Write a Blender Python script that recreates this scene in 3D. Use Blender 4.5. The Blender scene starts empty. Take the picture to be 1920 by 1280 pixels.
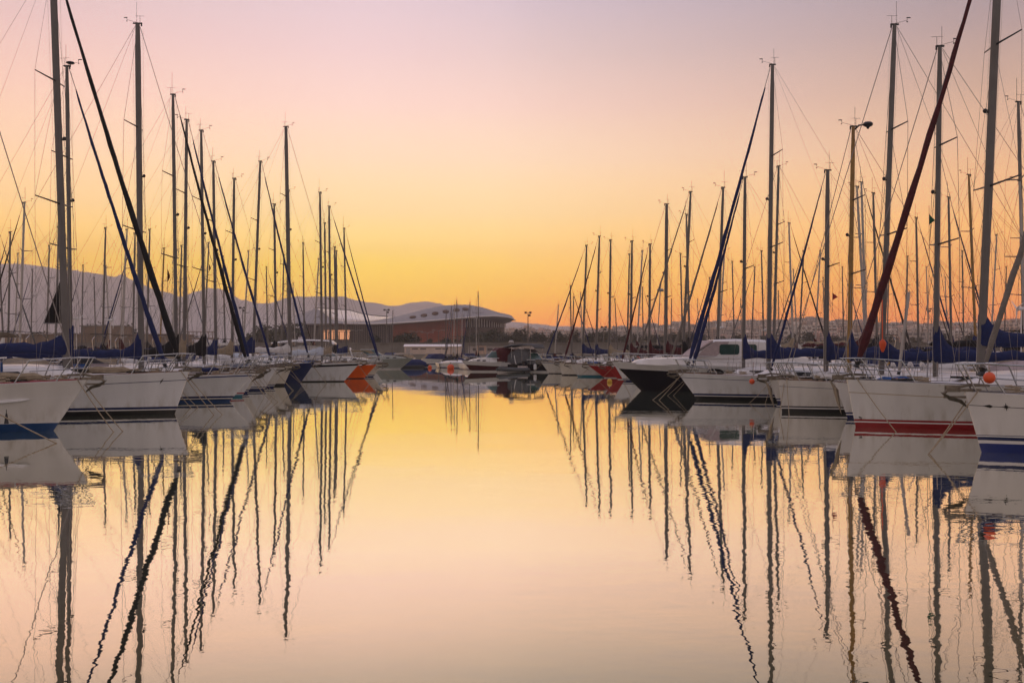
import bpy, math, random
from mathutils import Vector, Matrix
random.seed(7)
R = math.radians
HAZE = 0.00043
PI = math.pi
sc = bpy.context.scene
COL = sc.collection
FPX = 1866.7          # focal length in photo pixels (35 mm on a 36 mm sensor, 1920 px wide)
CZ = 2.32             # eye height above the water
HY = 649.0            # horizon row in the photo

# ------------------------------------------------------------------ camera
cd = bpy.data.cameras.new('camera'); cam = bpy.data.objects.new('camera', cd); COL.objects.link(cam)
cam.location = (0, 0, CZ); cam.rotation_euler = (R(90), 0, 0)
cd.lens = 35; cd.sensor_width = 36; cd.shift_y = (HY - 640) / 1920.0
cd.clip_start = 0.2; cd.clip_end = 9000
sc.camera = cam
vs = sc.view_settings
sc.view_settings.view_transform = 'Standard'; vs.look = 'None'; vs.exposure = 0; vs.gamma = 1

def s2l(c):
    r = []
    for v in c:
        v = v / 255.0
        r.append(v / 12.92 if v <= 0.04045 else ((v + 0.055) / 1.055) ** 2.4)
    return r

# ------------------------------------------------------------------ world: dusk sky, glow to the left of the axis
w = bpy.data.worlds.new('World'); sc.world = w; w.use_nodes = True
nt = w.node_tree; N = nt.nodes; N.clear(); K = nt.links.new
def nd(t, **k):
    n = N.new(t)
    for a, b in k.items(): setattr(n, a, b)
    return n
out = nd('ShaderNodeOutputWorld'); bg = nd('ShaderNodeBackground'); K(bg.outputs[0], out.inputs[0])
tc = nd('ShaderNodeTexCoord'); sx = nd('ShaderNodeSeparateXYZ'); K(tc.outputs['Generated'], sx.inputs[0])
def mth(op, a, b=None, c=None):
    n = nd('ShaderNodeMath', operation=op)
    for i, v in enumerate((a, b, c)):
        if v is None: continue
        if isinstance(v, (int, float)): n.inputs[i].default_value = v
        else: K(v, n.inputs[i])
    return n.outputs[0]
el = mth('MULTIPLY', mth('ARCSINE', sx.outputs[2]), 180 / PI)          # degrees above the horizon
az = mth('MULTIPLY', mth('ARCTAN2', sx.outputs[0], sx.outputs[1]), 180 / PI)   # degrees right of the axis
elp = mth('DIVIDE', el, 60.0)
def ramp(stops):
    n = nd('ShaderNodeValToRGB'); K(elp, n.inputs[0]); cr = n.color_ramp
    cr.interpolation = 'LINEAR'
    for i, (e, c) in enumerate(stops):
        if i < 2: s = cr.elements[i]; s.position = e / 60.0
        else: s = cr.elements.new(e / 60.0)
        s.color = (*c, 1) if len(c) == 3 else c
    return n.outputs[0]
def S(*c): return s2l(c)
JC, JM, JR, JL = (.41, .25, .22), (.41, .235, .21), (.37, .225, .21), (.39, .245, .22)
def through_haze(tab, J):      # sky radiance that reads as the wanted colour after the haze between
    o_ = []
    for e_, c_ in tab:
        c_ = (c_[0], c_[1], c_[2] * (1 - .02 * min(1, max(0, (e_ - 8) / 6)) * (1 if e_ < 25 else 0)))
        ln = min(3430.0, 346.0 / max(.01, math.sin(R(e_)))); T = math.exp(-HAZE * ln); J_ = [j * (1 - .15 * min(1, max(0, (e_ - 5) / 7))) for j in J]
        o_.append((e_, [max(.008, (v - j * (1 - T)) / T) for v, j in zip(c_, J_)]))
    return o_
SKY_C = [(0, S(250,160,80)), (1.5, S(251,188,78)), (3, S(251,200,86)), (4.6, S(252,211,118)), (6, S(252,214,142)), (7.6, S(252,215,162)), (10.6, S(253,217,186)),
         (13.5, S(251,212,200)), (16.4, S(240,205,205)), (19.2, S(228,200,208)), (30, S(205,190,208)), (60, S(205,197,214))]
SKY_M = [(0, S(250,145,82)), (1.5, S(251,168,90)), (3, S(250,189,104)), (4.6, S(251,201,124)), (6, S(252,208,142)), (7.6, S(252,213,161)), (10.6, S(253,216,186)),
         (13.5, S(246,207,195)), (16.4, S(229,198,196)), (19.2, S(214,190,200)), (30, S(196,183,204)), (60, S(203,195,213))]
SKY_R = [(0, S(250,140,84)), (1.5, S(251,156,94)), (3, S(250,170,106)), (4.6, S(248,180,118)), (6, S(246,184,126)), (7.6, S(240,184,136)), (10.6, S(226,180,150)),
         (13.5, S(202,166,150)), (16.4, S(180,154,153)), (19.2, S(161,146,157)), (30, S(146,140,162)), (60, S(190,184,204))]
SKY_L = [(0, S(246,155,80)), (1.5, S(247,172,86)), (3, S(250,186,98)), (4.6, S(250,194,114)), (6, S(251,199,131)), (7.6, S(251,204,150)), (10.6, S(250,206,174)),
         (13.5, S(244,199,182)), (16.4, S(231,191,186)), (19.2, S(212,185,190)), (30, S(184,172,190)), (60, S(196,188,206))]
SKY_B = [(0, S(203,177,163)), (6, S(200,175,162)), (15, S(184,168,163)), (30, S(180,168,172)), (60, S(194,184,196))]
rm = ramp(through_haze(SKY_M, JM)); rc, rr, rl, rb = ramp(through_haze(SKY_C, JC)), ramp(through_haze(SKY_R, JR)), ramp(through_haze(SKY_L, JL)), ramp(SKY_B)
def smooth(v, a, b):
    n = nd('ShaderNodeMapRange', interpolation_type='SMOOTHSTEP'); K(v, n.inputs[0])
    n.inputs[1].default_value = a; n.inputs[2].default_value = b; return n.outputs[0]
def mixc(f, a, b):
    n = nd('ShaderNodeMix', data_type='RGBA'); K(f, n.inputs[0]); K(a, n.inputs[6]); K(b, n.inputs[7]); return n.outputs[2]
def lin(v, a, b):
    n = nd('ShaderNodeMapRange'); K(v, n.inputs[0]); n.inputs[1].default_value = a; n.inputs[2].default_value = b; return n.outputs[0]
c = mixc(smooth(az, -10, 4), rc, rm); c = mixc(lin(az, -1, 25), c, rr)
c = mixc(lin(az, -9, -29), c, rl)
aaz = mth('ABSOLUTE', az)
c = mixc(smooth(aaz, 34, 110), c, rb)
K(c, bg.inputs[0]); bg.inputs[1].default_value = 1.0

# ------------------------------------------------------------------ materials
MATS = {}
def M(name, col, rough=0.5, metal=0.0, noise=0.12, scale=3.0, bump=0.0, spec=0.5, streak=False, emit=None):
    if name in MATS: return MATS[name]
    m = bpy.data.materials.new(name); m.use_nodes = True; t = m.node_tree; b = t.nodes['Principled BSDF']
    b.inputs['Roughness'].default_value = rough; b.inputs['Metallic'].default_value = metal
    b.inputs['Specular IOR Level'].default_value = spec
    tcn = t.nodes.new('ShaderNodeTexCoord'); nz = t.nodes.new('ShaderNodeTexNoise'); nz.inputs['Scale'].default_value = scale
    nz.inputs['Detail'].default_value = 5
    if streak:
        mp = t.nodes.new('ShaderNodeMapping'); mp.inputs['Scale'].default_value = (1.6, 1.6, 0.22)
        t.links.new(tcn.outputs['Object'], mp.inputs[0]); t.links.new(mp.outputs[0], nz.inputs[0])
    else: t.links.new(tcn.outputs['Object'], nz.inputs[0])
    cr = t.nodes.new('ShaderNodeValToRGB'); t.links.new(nz.outputs[0], cr.inputs[0])
    cr.color_ramp.elements[0].position = 0.3; cr.color_ramp.elements[1].position = 0.72
    cr.color_ramp.elements[0].color = (*[max(0, v * (1 - noise)) for v in col], 1)
    cr.color_ramp.elements[1].color = (*[min(1, v * (1 + noise * 0.6)) for v in col], 1)
    t.links.new(cr.outputs[0], b.inputs['Base Color'])
    if bump:
        bp = t.nodes.new('ShaderNodeBump'); bp.inputs['Strength'].default_value = bump; bp.inputs['Distance'].default_value = 0.05
        n2 = t.nodes.new('ShaderNodeTexNoise'); n2.inputs['Scale'].default_value = scale * 3; t.links.new(tcn.outputs['Object'], n2.inputs[0])
        t.links.new(n2.outputs[0], bp.inputs['Height']); t.links.new(bp.outputs[0], b.inputs['Normal'])
    if emit:
        b.inputs['Emission Color'].default_value = (*emit[0], 1); b.inputs['Emission Strength'].default_value = emit[1]
    MATS[name] = m; return m
M('white', (.72, .70, .68), .28, noise=.07, scale=1.2, streak=True)
def stain(m, amt, col=(.30, .24, .14)):
    t = m.node_tree; b = t.nodes['Principled BSDF']; src = b.inputs['Base Color'].links[0].from_socket
    tcn = t.nodes.new('ShaderNodeTexCoord'); sp = t.nodes.new('ShaderNodeSeparateXYZ'); t.links.new(tcn.outputs['Object'], sp.inputs[0])
    mp = t.nodes.new('ShaderNodeMapping'); mp.inputs['Scale'].default_value = (3.2, 3.2, .35); t.links.new(tcn.outputs['Object'], mp.inputs[0])
    nz = t.nodes.new('ShaderNodeTexNoise'); nz.inputs['Scale'].default_value = 1.6; nz.inputs['Detail'].default_value = 6; t.links.new(mp.outputs[0], nz.inputs[0])
    mr = t.nodes.new('ShaderNodeMapRange'); mr.inputs[1].default_value = .75; mr.inputs[2].default_value = .18; t.links.new(sp.outputs[2], mr.inputs[0])
    m2 = t.nodes.new('ShaderNodeMapRange'); m2.inputs[1].default_value = .46; m2.inputs[2].default_value = .72; t.links.new(nz.outputs[0], m2.inputs[0])
    mu = t.nodes.new('ShaderNodeMath'); mu.operation = 'MULTIPLY_ADD'; mu.inputs[2].default_value = 0; t.links.new(mr.outputs[0], mu.inputs[0]); t.links.new(m2.outputs[0], mu.inputs[1])
    # sparse thin runs from deck fittings, anywhere on the side
    mp3 = t.nodes.new('ShaderNodeMapping'); mp3.inputs['Scale'].default_value = (9, 9, .5); t.links.new(tcn.outputs['Object'], mp3.inputs[0])
    n3 = t.nodes.new('ShaderNodeTexNoise'); n3.inputs['Scale'].default_value = 1.0; n3.inputs['Detail'].default_value = 2; t.links.new(mp3.outputs[0], n3.inputs[0])
    m3 = t.nodes.new('ShaderNodeMapRange'); m3.inputs[1].default_value = .66; m3.inputs[2].default_value = .80; m3.inputs[4].default_value = .5; t.links.new(n3.outputs[0], m3.inputs[0])
    ad = t.nodes.new('ShaderNodeMath'); ad.operation = 'MAXIMUM'; t.links.new(mu.outputs[0], ad.inputs[0]); t.links.new(m3.outputs[0], ad.inputs[1])
    am = t.nodes.new('ShaderNodeMath'); am.operation = 'MULTIPLY'; am.inputs[1].default_value = amt; t.links.new(ad.outputs[0], am.inputs[0])
    mx_ = t.nodes.new('ShaderNodeMix'); mx_.data_type = 'RGBA'; mx_.inputs[7].default_value = (*col, 1); t.links.new(am.outputs[0], mx_.inputs[0]); t.links.new(src, mx_.inputs[6]); t.links.new(mx_.outputs[2], b.inputs['Base Color'])
M('hull_white', (.71, .69, .66), .30, noise=.08, scale=1.2, streak=True); stain(MATS['hull_white'], .55)
M('hull_cool', (.74, .74, .75), .24, noise=.08, scale=1.2, streak=True); stain(MATS['hull_cool'], .5)
M('hull_old', (.66, .63, .58), .42, noise=.12, scale=1.2, streak=True); stain(MATS['hull_old'], .6)
M('cream', (.62, .57, .48), .35, noise=.08, scale=1.2, streak=True)
M('grey', (.34, .36, .33), .4, noise=.1, scale=1.2, streak=True)
M('navy', (.012, .022, .09), .22, noise=.1)
M('dark_hull', (.010, .008, .016), .2, noise=.1)
M('black', (.012, .012, .014), .4, noise=.1)
M('blue_paint', (.008, .05, .165), .35)
M('royal', (.008, .024, .17), .35)
M('red_paint', (.28, .010, .015), .35)
M('red_hull', (.42, .03, .03), .35)
M('orange_hull', (.80, .12, .012), .35)
M('teal', (.02, .16, .22), .4)
M('gold', (.35, .24, .10), .4)
M('deck', (.72, .71, .72), .5, noise=.08, scale=5)
M('deck_cream', (.6, .55, .47), .6, noise=.12, scale=5)
M('teak', (.22, .13, .07), .7, noise=.3, scale=9)
M('mast', (.14, .13, .12), .5, .1, noise=.15, scale=2)
M('mast_white', (.40, .37, .34), .4, 0, noise=.08, scale=2)
M('wood_mast', (.30, .17, .045), .45, noise=.3, scale=5)
M('steel', (.48, .48, .48), .25, .85, noise=.05)
M('wire', (.20, .19, .19), .4, .6, noise=.05)
M('rope', (.34, .27, .18), .9, noise=.35, scale=30)
M('rope_white', (.6, .55, .47), .9, noise=.2, scale=30)
M('anchor_metal', (.20, .17, .13), .55, .5, noise=.4, scale=12)
M('glass', (.015, .018, .02), .08, noise=.05)
M('green_glass', (.03, .07, .06), .12, noise=.2)
M('canvas_blue', (.006, .016, .085), .85, noise=.3, scale=6, bump=.5)
M('canvas_mid', (.02, .09, .30), .85, noise=.3, scale=6, bump=.5)
M('canvas_black', (.0045, .0045, .006), .85, noise=.3, scale=6, bump=.5)
M('canvas_beige', (.30, .24, .16), .85, noise=.2, scale=6, bump=.5)
M('canvas_white', (.62, .60, .57), .8, noise=.12, scale=6, bump=.5)
M('canvas_pale', (.50, .55, .62), .8, noise=.12, scale=6, bump=.5)
M('canvas_red', (.065, .006, .009), .85, noise=.3, scale=6, bump=.5)
M('canvas_grey', (.10, .105, .11), .85, noise=.2, scale=6, bump=.5)
M('canvas_pink', (.42, .34, .34), .8, noise=.15, scale=6, bump=.5)
M('canvas_green', (.02, .10, .05), .85, noise=.3, scale=6, bump=.5)
M('buoy_orange', (.70, .09, .02), .45)
M('buoy_yellow', (.62, .36, .03), .45)
M('fender_white', (.62, .62, .62), .5)
M('rubber', (.03, .03, .035), .7)
M('concrete', (.26, .24, .21), .85, noise=.25, scale=.6)
M('wall_beige', (.30, .22, .16), .85, noise=.25, scale=.15)
M('roof_metal', (.21, .195, .20), .55, .0, noise=.10, scale=.05)
M('roof_white', (.80, .74, .70), .3, .0, noise=.05, scale=.05)
M('glazing', (.06, .055, .06), .25, noise=.2, scale=.4)
M('skylight', (.13, .085, .065), 1.0, spec=0, noise=.3, scale=.3)
M('canvas_taupe', (.17, .15, .13), .85, noise=.2, scale=6, bump=.5)
M('lit', (.5, .3, .15), .5, emit=((1, .42, .2), .75))
M('red_wall', (.50, .11, .055), .8, noise=.2, scale=.2)
M('rib', (.16, .125, .10), .7, noise=.2, scale=.3)
M('foliage', (.055, .062, .03), .9, noise=.5, scale=1.2)
M('foliage2', (.035, .05, .028), .9, noise=.5, scale=1.2)
M('bark', (.09, .06, .04), .9)
M('b_cream', (.74, .60, .50), .85, noise=.15, scale=.3)
M('b_white', (.85, .77, .70), .85, noise=.12, scale=.3)
M('b_pink', (.72, .46, .38), .85, noise=.15, scale=.3)
M('b_grey', (.56, .50, .46), .85, noise=.15, scale=.3)
M('b_tan', (.62, .44, .33), .85, noise=.15, scale=.3)
M('b_win', (.16, .14, .14), .3, noise=.3, scale=.5)
M('b_awning', (.34, .26, .21), .8)

# ------------------------------------------------------------------ mesh helper
class MB:
    def __init__(s): s.v = []; s.f = []; s.m = []
    def add(s, vs, fs, mi=0):
        o = len(s.v); s.v += [tuple(p) for p in vs]
        for f in fs: s.f.append(tuple(i + o for i in f)); s.m.append(mi)
        return s
    def box(s, c, d, mi=0, rz=0):
        cx, cy, cz = c; x, y, z = d[0] / 2, d[1] / 2, d[2] / 2; ca, sa = math.cos(rz), math.sin(rz)
        pts = [(cx + ca * a * x - sa * b * y, cy + sa * a * x + ca * b * y, cz + e * z) for e in (-1, 1) for a, b in ((-1, -1), (1, -1), (1, 1), (-1, 1))]
        return s.add(pts, [(3, 2, 1, 0), (4, 5, 6, 7), (0, 1, 5, 4), (1, 2, 6, 5), (2, 3, 7, 6), (3, 0, 4, 7)], mi)
    def loft(s, rings, mi=0, close=True, cap=True):
        n = len(rings[0]); vs = [p for r in rings for p in r]; fs = []
        for i in range(len(rings) - 1):
            for j in range(n if close else n - 1):
                k = (j + 1) % n
                fs.append((i * n + j, i * n + k, (i + 1) * n + k, (i + 1) * n + j))
        if cap and close: fs.append(tuple(range(n - 1, -1, -1))); fs.append(tuple((len(rings) - 1) * n + j for j in range(n)))
        return s.add(vs, fs, mi)
    def tube(s, pts, r, seg=6, mi=0, ell=None):
        P = [Vector(p) for p in pts]; rs = r if isinstance(r, (list, tuple)) else [r] * len(P); rings = []
        up = None
        for i, p in enumerate(P):
            t = (P[min(i + 1, len(P) - 1)] - P[max(i - 1, 0)])
            if t.length < 1e-9: t = Vector((0, 0, 1))
            t.normalize()
            a = Vector((0, 1, 0)) if abs(t.y) < 0.9 else Vector((1, 0, 0))
            u = t.cross(a).normalized(); v = t.cross(u).normalized()
            ex, ey = ell if ell else (1, 1)
            rings.append([tuple(p + u * (rs[i] * ex * math.cos(2 * PI * k / seg)) + v * (rs[i] * ey * math.sin(2 * PI * k / seg))) for k in range(seg)])
        return s.loft(rings, mi)
    def ball(s, c, r, mi=0, seg=10, rg=7, sc_=(1, 1, 1)):
        rings = []
        for i in range(rg + 1):
            a = -PI / 2 + PI * i / rg; rr_ = max(math.cos(a), .02) * r
            rings.append([(c[0] + rr_ * math.cos(2 * PI * k / seg) * sc_[0], c[1] + rr_ * math.sin(2 * PI * k / seg) * sc_[1], c[2] + r * math.sin(a) * sc_[2]) for k in range(seg)])
        return s.loft(rings, mi)
    def build(s, name, mats, parent=None, smooth=True, ang=35):
        if not s.v: return None
        me = bpy.data.meshes.new(name); me.from_pydata(s.v, [], s.f)
        for m in (mats if isinstance(mats, (list, tuple)) else [mats]): me.materials.append(MATS[m])
        me.polygons.foreach_set('material_index', s.m)
        if smooth:
            me.shade_smooth()
            try: me.set_sharp_from_angle(angle=R(ang))
            except Exception: pass
        me.update()
        o = bpy.data.objects.new(name, me); COL.objects.link(o)
        if parent: o.parent = parent
        return o
def empty(name, loc=(0, 0, 0), rz=0):
    o = bpy.data.objects.new(name, None); COL.objects.link(o); o.location = loc; o.rotation_euler = (0, 0, rz); o.empty_display_size = .3
    return o
def tag(o, label=None, cat=None, group=None, kind=None):
    if label: o['label'] = label
    if cat: o['category'] = cat
    if group: o['group'] = group
    if kind: o['kind'] = kind
    return o
def copy_tree(o, parent=None):
    c_ = o.copy(); COL.objects.link(c_)
    if parent:
        c_.parent = parent
    for ch in [x for x in KIDS.get(o.name, ())]: copy_tree(ch, c_)
    return c_
KIDS = {}
def index_kids():
    KIDS.clear()
    for x in COL.objects:
        if x.parent: KIDS.setdefault(x.parent.name, []).append(x)
def PX(px, d): return (px - 960.0) * d / FPX
def P3(px, py, d): return (PX(px, d), d, CZ + (HY - py) * d / FPX)

# ================================================================== SETTING
# ---- water
def water():
    m = bpy.data.materials.new('water'); m.use_nodes = True; t = m.node_tree; n = t.nodes; n.clear(); L = t.links.new
    o = n.new('ShaderNodeOutputMaterial'); g = n.new('ShaderNodeBsdfGlossy'); g.inputs['Roughness'].default_value = 0.012
    df = n.new('ShaderNodeBsdfDiffuse'); df.inputs[0].default_value = (.008, .011, .008, 1); ad = n.new('ShaderNodeAddShader')
    L(g.outputs[0], ad.inputs[0]); L(df.outputs[0], ad.inputs[1]); L(ad.outputs[0], o.inputs[0])
    lw = n.new('ShaderNodeLayerWeight'); lw.inputs[0].default_value = 0.5
    cr = n.new('ShaderNodeValToRGB'); e = cr.color_ramp.elements
    e[0].position = 0.25; e[0].color = (.10, .10, .08, 1)
    e[1].position = 0.90; e[1].color = (.97, .95, .92, 1)
    for p, c_ in ((.66, (.51, .51, .33)), (.73, (.85, .79, .60)), (.80, (.975, .945, .86))):
        q = e.new(p); q.color = (*c_, 1)
    L(lw.outputs['Facing'], cr.inputs[0]); L(cr.outputs[0], g.inputs[0])
    tcn = n.new('ShaderNodeTexCoord')
    def nz(scale, sx_, sy_, det, rot=0):
        mp = n.new('ShaderNodeMapping'); mp.inputs['Scale'].default_value = (sx_, sy_, 1); mp.inputs['Rotation'].default_value = (0, 0, rot)
        L(tcn.outputs['Object'], mp.inputs[0]); q = n.new('ShaderNodeTexNoise'); q.inputs['Scale'].default_value = scale; q.inputs['Detail'].default_value = det
        q.inputs['Roughness'].default_value = .55
        L(mp.outputs[0], q.inputs[0]); return q.outputs[0]
    a = nz(1.0, 1.1, 1.6, 2.0, .2); b = nz(1.0, 4.5, 7.0, 1.5, -.3); c_ = nz(1.0, .22, .35, 1.0)
    patch = nz(1.0, .05, .09, 2.0)
    def ma(op, x, y):
        q = n.new('ShaderNodeMath'); q.operation = op
        for i, v in enumerate((x, y)):
            if isinstance(v, (int, float)): q.inputs[i].default_value = v
            else: L(v, q.inputs[i])
        return q.outputs[0]
    mr = n.new('ShaderNodeMapRange'); L(patch, mr.inputs[0]); mr.inputs[1].default_value = .38; mr.inputs[2].default_value = .64; mr.inputs[3].default_value = .5; mr.inputs[4].default_value = 1.35
    h = ma('ADD', ma('MULTIPLY', ma('MULTIPLY', a, .0030), mr.outputs[0]), ma('MULTIPLY', c_, .008))
    h = ma('ADD', h, ma('MULTIPLY', ma('MULTIPLY', b, .00075), mr.outputs[0]))
    sy = n.new('ShaderNodeSeparateXYZ'); L(tcn.outputs['Object'], sy.inputs[0]); ca = n.new('ShaderNodeMapRange'); ca.interpolation_type = 'SMOOTHSTEP'; L(sy.outputs[1], ca.inputs[0])
    ca.inputs[1].default_value = 12; ca.inputs[2].default_value = 74; ca.inputs[3].default_value = 1.0; ca.inputs[4].default_value = .21      # the basin is calmer farther in
    h = ma('MULTIPLY', h, ca.outputs[0])
    bp = n.new('ShaderNodeBump'); bp.inputs['Strength'].default_value = 1.0; bp.inputs['Distance'].default_value = 1.0
    L(h, bp.inputs['Height']); L(bp.outputs[0], g.inputs['Normal'])
    MATS['water'] = m
water()
mb = MB(); mb.add([(-2300, -380, 0), (2300, -380, 0), (2300, 201, 0), (-2300, 201, 0)], [(0, 1, 2, 3)])
tag(mb.build('water', 'water', smooth=False), 'still harbour water mirroring the sky and the masts', kind='structure')

# ---- ground beyond the quay, rising a little at the right
def smst(v, a, b):
    t = max(0, min(1, (v - a) / (b - a))); return t * t * (3 - 2 * t)
def gz(x, y):
    r = smst(y, 560, 1100) * smst(x, -60, 220) * 20
    return 0.65 + r
mb = MB(); xs = [-2300, -1500, -900, -500, -250, -120, -60, 0, 40, 80, 120, 160, 200, 240, 280, 340, 420, 520, 700, 1000, 1500, 2300]
ys = [200, 300, 450, 560, 600, 650, 700, 750, 800, 850, 900, 950, 1000, 1050, 1100, 1400, 2000, 3400]
vs_ = [(x, y, gz(x, y)) for y in ys for x in xs]; n_ = len(xs)
fs_ = [(j * n_ + i, j * n_ + i + 1, (j + 1) * n_ + i + 1, (j + 1) * n_ + i) for j in range(len(ys) - 1) for i in range(n_ - 1)]
vs_ += [(-2300, 200, -1), (2300, 200, -1)]; fs_.append((len(vs_) - 2, len(vs_) - 1, n_ - 1, 0))
mb.add(vs_, fs_)
M('ground', (.13, .11, .085), .95, noise=.3, scale=.05)
tag(mb.build('ground', 'ground'), 'low dusty ground behind the marina', kind='structure')

# ---- far hills; base colours lifted pale to carry part of the haze
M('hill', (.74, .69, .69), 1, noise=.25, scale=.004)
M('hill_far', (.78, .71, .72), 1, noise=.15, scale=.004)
def hill(name, prof, d, depth, mat, label, seed):
    rnd = random.Random(seed); mb = MB(); xs = []; x = prof[0][0]
    while x <= prof[-1][0]: xs.append(x); x += 9
    def yv(x):
        for (a, ya), (b, yb) in zip(prof, prof[1:]):
            if a <= x <= b:
                t = (x - a) / (b - a); t = t * t * (3 - 2 * t); return ya + (yb - ya) * t
        return prof[-1][1]
    rows = [(-1, 0), (-.7, .22), (-.45, .48), (-.22, .78), (-.08, .95), (0, 1), (.15, .93), (.5, .6), (1, 0)]
    vs_ = []
    for k, (t, f) in enumerate(rows):
        for i, x in enumerate(xs):
            y0 = yv(x); top = CZ + (HY - y0) * d / FPX
            jit = 0 if k in (5,) else (math.sin(x * .031 + k * 1.7) + math.sin(x * .073 + k * .9) * .6 + rnd.uniform(-.7, .7)) * top * .045
            zz = max(0.3, top * f + jit) if 0 < k < len(rows) - 1 else 0.3
            if k == 5: zz = top + rnd.uniform(-.7, .7) + 1.2 * math.sin(x * .07 + seed)
            vs_.append(((x - 960) * d / FPX, d + t * depth, zz))
    n_ = len(xs); fs_ = [(j * n_ + i, j * n_ + i + 1, (j + 1) * n_ + i + 1, (j + 1) * n_ + i) for j in range(len(rows) - 1) for i in range(n_ - 1)]
    mb.add(vs_, fs_)
    tag(mb.build(name, mat, ang=80), label, kind='structure')
hill('hills', [(-340, 540), (-60, 495), (45, 495), (130, 507), (230, 520), (300, 545), (340, 556), (372, 546), (402, 541), (425, 546), (455, 563), (490, 569), (560, 556), (600, 555), (645, 559), (690, 566), (735, 574), (860, 600), (980, 640)],
     2750, 420, 'hill', 'long dusky ridge of hills behind the masts at left', 1)
hill('hills', [(600, 640), (700, 590), (740, 573), (772, 567), (800, 566), (850, 575), (900, 592), (960, 603), (1000, 607), (1060, 612), (1140, 618), (1260, 632), (1340, 644)],
     3080, 260, 'hill_far', 'paler farther hill showing above the stadium roof', 2)

# ---- quay, walls, pontoons
mb = MB(); mb.box((60, 200.3, .36), (1100, .7, .75)); 
for i in range(60): mb.box((-200 + i * 9, 199.9, .2), (.5, .2, .6), 0)
tag(mb.build('quay', 'concrete', smooth=False), 'low concrete quay edge at the far end of the basin', kind='structure')
mb = MB()
mb.box((PX(560, 235) + 60, 236, 1.9), (230, .8, 2.5)); mb.box((PX(560, 235) + 60, 235.5, 3.16), (230, .5, .18))
tag(mb.build('harbour_wall', 'concrete', smooth=False), 'long low grey wall running below the stadium', 'wall')
# left embankment with flat brown building
mb = MB()
d = 262; x0, x1 = PX(-200, d), PX(352, d)
mb.box(((x0 + x1) / 2, d + 3, 3.0), (x1 - x0, 5, 4.9)); mb.box(((x0 + x1) / 2, d + .3, 5.5), (x1 - x0, .5, .22))
for i in range(24): mb.box((x0 + 2 + i * 3.2, d + .4, 2.9), (.35, .3, 4.6))
tag(mb.build('breakwater_wall', 'wall_beige', smooth=False), 'long beige harbour wall behind the boats at far left', 'wall')
tb = empty('low_building', (PX(200, 280), 280, 0.65)); tag(tb, 'flat brown building standing above the beige wall at left', 'building')
mb = MB(); mb.box((0, 0, 3.6), (11, 8, 7.2)); mb.build('wall', 'wall_beige', tb, smooth=False)
mb = MB(); mb.box((0, 0, 7.3), (11.6, 8.6, .3)); mb.build('roof', 'concrete', tb, smooth=False)
for i in range(4):
    mb = MB(); mb.box((-4 + i * 2.6, -4.02, 4.6), (1.2, .08, 1.4)); mb.build('window', 'b_win', tb, smooth=False)
fo = empty('footbridge', (PX(375, 250), 250, 0.65)); tag(fo, 'concrete footbridge with open balustrade behind black sail cover', 'bridge')
mb = MB(); mb.box((0, 0, 3.6), (9, 2, .45)); mb.build('bridge_deck', 'wall_beige', fo, smooth=False)
mb = MB(); mb.box((0, -.9, 5.3), (9, .2, .2))
for i in range(10): mb.box((-4.4 + i * .98, -.9, 4.5), (.16, .16, 1.4))
mb.build('balustrade', 'wall_beige', fo, smooth=False)
for x in (-3.6, 3.6):
    mb = MB(); mb.box((x, 0, 1.7), (.6, 1.4, 3.4)); mb.build('pier', 'wall_beige', fo, smooth=False)
def pontoon(x, y0, y1, label):
    e = empty('pontoon', (x, (y0 + y1) / 2, 0)); tag(e, label, 'pontoon', 'pontoons between the boat rows')
    mb = MB(); mb.box((0, 0, .38), (1.9, y1 - y0, .3)); mb.build('walkway', 'concrete', e, smooth=False)
    mb = MB(); mb.box((0, 0, .05), (1.6, y1 - y0 - .6, .36))
    mb.build('float', 'rubber', e, smooth=False)
    for i in range(int((y1 - y0) / 10)):
        mb = MB(); yy = -(y1 - y0) / 2 + 5 + 10 * i; mb.box((.5, yy, .95), (.22, .22, .86)); mb.box((.5, yy, 1.42), (.27, .27, .08)); mb.build('service_post', 'white', e, smooth=False)
pontoon(-27.4, 22, 118, 'grey pontoon walkway behind the left row of boats')
pontoon(23.2, 18, 112, 'grey pontoon walkway behind the right row of boats')
pontoon(-52, 40, 150, 'farther grey pontoon walkway at left')
pontoon(50, 40, 150, 'farther grey pontoon walkway at right')

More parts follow.
